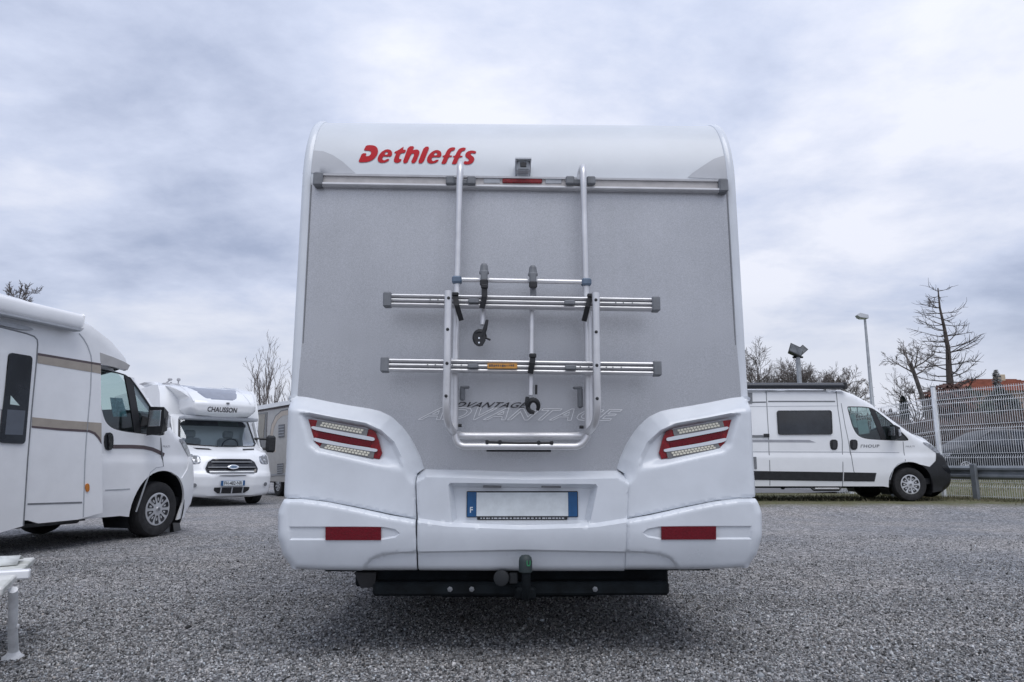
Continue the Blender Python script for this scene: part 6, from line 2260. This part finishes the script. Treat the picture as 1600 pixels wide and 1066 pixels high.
# ------------------------------------------------------------------ white bench with things on it, wheel wedge, grass
def build_bench():
    e = Vector((0.47, -0.883, 0))
    l = Vector((-0.883, -0.47, 0))
    o = Vector((-2.63, 4.03, 0))
    root = empty('bench', 'low white slatted bench with curved iron leg, cut by the edge beside the striped motorhome', 'bench', o)
    H = 0.40

    def plank(name, s0, s1, z0, z1, m, ext=0.0, Ln=1.7):
        a, b = e * s0, e * s1
        mb = MB()
        c = (a + b) / 2 + l * (Ln / 2 - ext) + Vector((0, 0, (z0 + z1) / 2))
        M = Matrix.Rotation(math.atan2(l.y, l.x), 4, 'Z')
        mb.box(c, (Ln + ext, s1 - s0, z1 - z0), 0.006, M)
        return mb.obj(name, m, root)
    plank('slat', 0.0, 0.56, H - 0.035, H, BENCHW)
    plank('slat', 0.70, 1.12, H - 0.035, H, BENCHW)
    plank('edge_rail', 0.60, 0.655, H - 0.03, H + 0.012, CAMW, 0.03)
    for t in (0.06, 1.45):
        MB().box(e * 0.56 + l * t + Vector((0, 0, H - 0.055)), (0.05, 1.05, 0.035), 0.006, Matrix.Rotation(math.atan2(e.y, e.x) - pi / 2, 4, 'Z')).obj('bearer', BENCHL, root)
        for s, oy in ((0.78, 0.0),):
            b = e * s + l * t
            f = Vector((-2.362, 3.54, 0)) - o if (s > 0.5 and t < 1) else b + Vector((0.02, 0.0, 0))
            tp = (Vector((-2.235, 3.30, 0)) - o) if (s > 0.5 and t < 1) else b
            up = Vector((0, 0, 1))
            path = [tp + up * (H - 0.05), tp.lerp(f, 0.25) + up * 0.27 - e * 0.0, tp.lerp(f, 0.55) + up * 0.15, tp.lerp(f, 0.9) + up * 0.06, f + up * 0.03, f + up * 0.0]
            pth = bend(path, 0.06, 4)
            rr = [0.019 + 0.004 * i / len(pth) for i in range(len(pth))]
            mb = MB().tube(pth, rr, 10)
            mb.lathe(f, (0, 0, 1), [(0.048, 0.0), (0.046, 0.008), (0.032, 0.018), (0.022, 0.035), (0.02, 0.05)], 14)
            mb.box(tp.lerp(f, 0.5) + up * 0.17 + Vector((0.022, 0, 0)), (0.012, 0.012, 0.02), 0.003)
            mb.obj('leg', BENCHL, root, 50)
    # crumpled sheet left on the bench
    vs, fs = [], []
    n, m = 14, 9
    rg = random.Random(2)
    for i in range(n):
        for j in range(m):
            s = 0.12 + 0.24 * j / (m - 1) + 0.03 * sin(i * 0.7)
            t = 0.04 + 0.85 * i / (n - 1)
            z = H + 0.004 + 0.050 * max(0, sin(pi * j / (m - 1))) * (0.6 + 0.4 * min(1, i / 5)) + rg.uniform(0, 0.006)
            p = e * s + l * t
            vs.append((p.x, p.y, z))
    for i in range(n - 1):
        for j in range(m - 1):
            a = i * m + j
            fs.append((a, a + 1, a + m + 1, a + m))
    sh = link_mesh('sheet', [(v[0] + o.x, v[1] + o.y, v[2]) for v in vs], fs, CLOTH, None, 60)
    sm = sh.modifiers.new('thickness', 'SOLIDIFY')
    sm.thickness = 0.004
    sm.offset = 1
    tag(sh, 'rumpled white sheet lying on the far slat of the bench', 'sheet')


build_bench()


def build_wedge():
    F = LF
    p = F.M.inverted() @ Vector((-4.70, 9.95, 0))
    root = empty('wheel_wedge', 'white wedge with a black end face standing by the front wheel of the striped motorhome', 'wheel wedge', (-4.72, 9.95, 0), R_(8))
    MB().prism([(-0.10, 0), (0.04, 0), (0.0, 0.22), (-0.03, 0.22)], face_y, -0.04, 0.25).obj('ramp', CAMW, root)
    MB().prism([(0.045, 0), (0.10, 0), (0.055, 0.20)], face_y, -0.04, 0.25).obj('end_face', BLACKP, root)


build_wedge()


def build_grass():
    rng = random.Random(9)
    vs, fs = [], []
    P0, d1 = Vector((10.2, 17.0, 0)), Vector((0.427, -0.904, 0))
    n = Vector((-0.904, -0.427, 0))
    for i in range(16000):
        if rng.random() < 0.5:
            q = P0 + d1 * rng.uniform(-2, 7) + n * abs(rng.gauss(0, 0.45)) - n * 0.15
        else:
            q = Vector((rng.uniform(2.5, 12.5), rng.gauss(16.8, 0.9), 0))
            if q.y < 15.2:
                continue
        h = rng.uniform(0.02, 0.075)
        a = rng.uniform(0, 2 * pi)
        w = rng.uniform(0.004, 0.010)
        z = ground_z(q.x, q.y)
        b = len(vs)
        vs += [(q.x - w * cos(a), q.y - w * sin(a), z), (q.x + w * cos(a), q.y + w * sin(a), z), (q.x + rng.gauss(0, .02), q.y + rng.gauss(0, .02), z + h)]
        fs.append((b, b + 1, b + 2))
    tag(link_mesh('grass', vs, fs, BLADE, None, 0), kind='stuff')


build_grass()
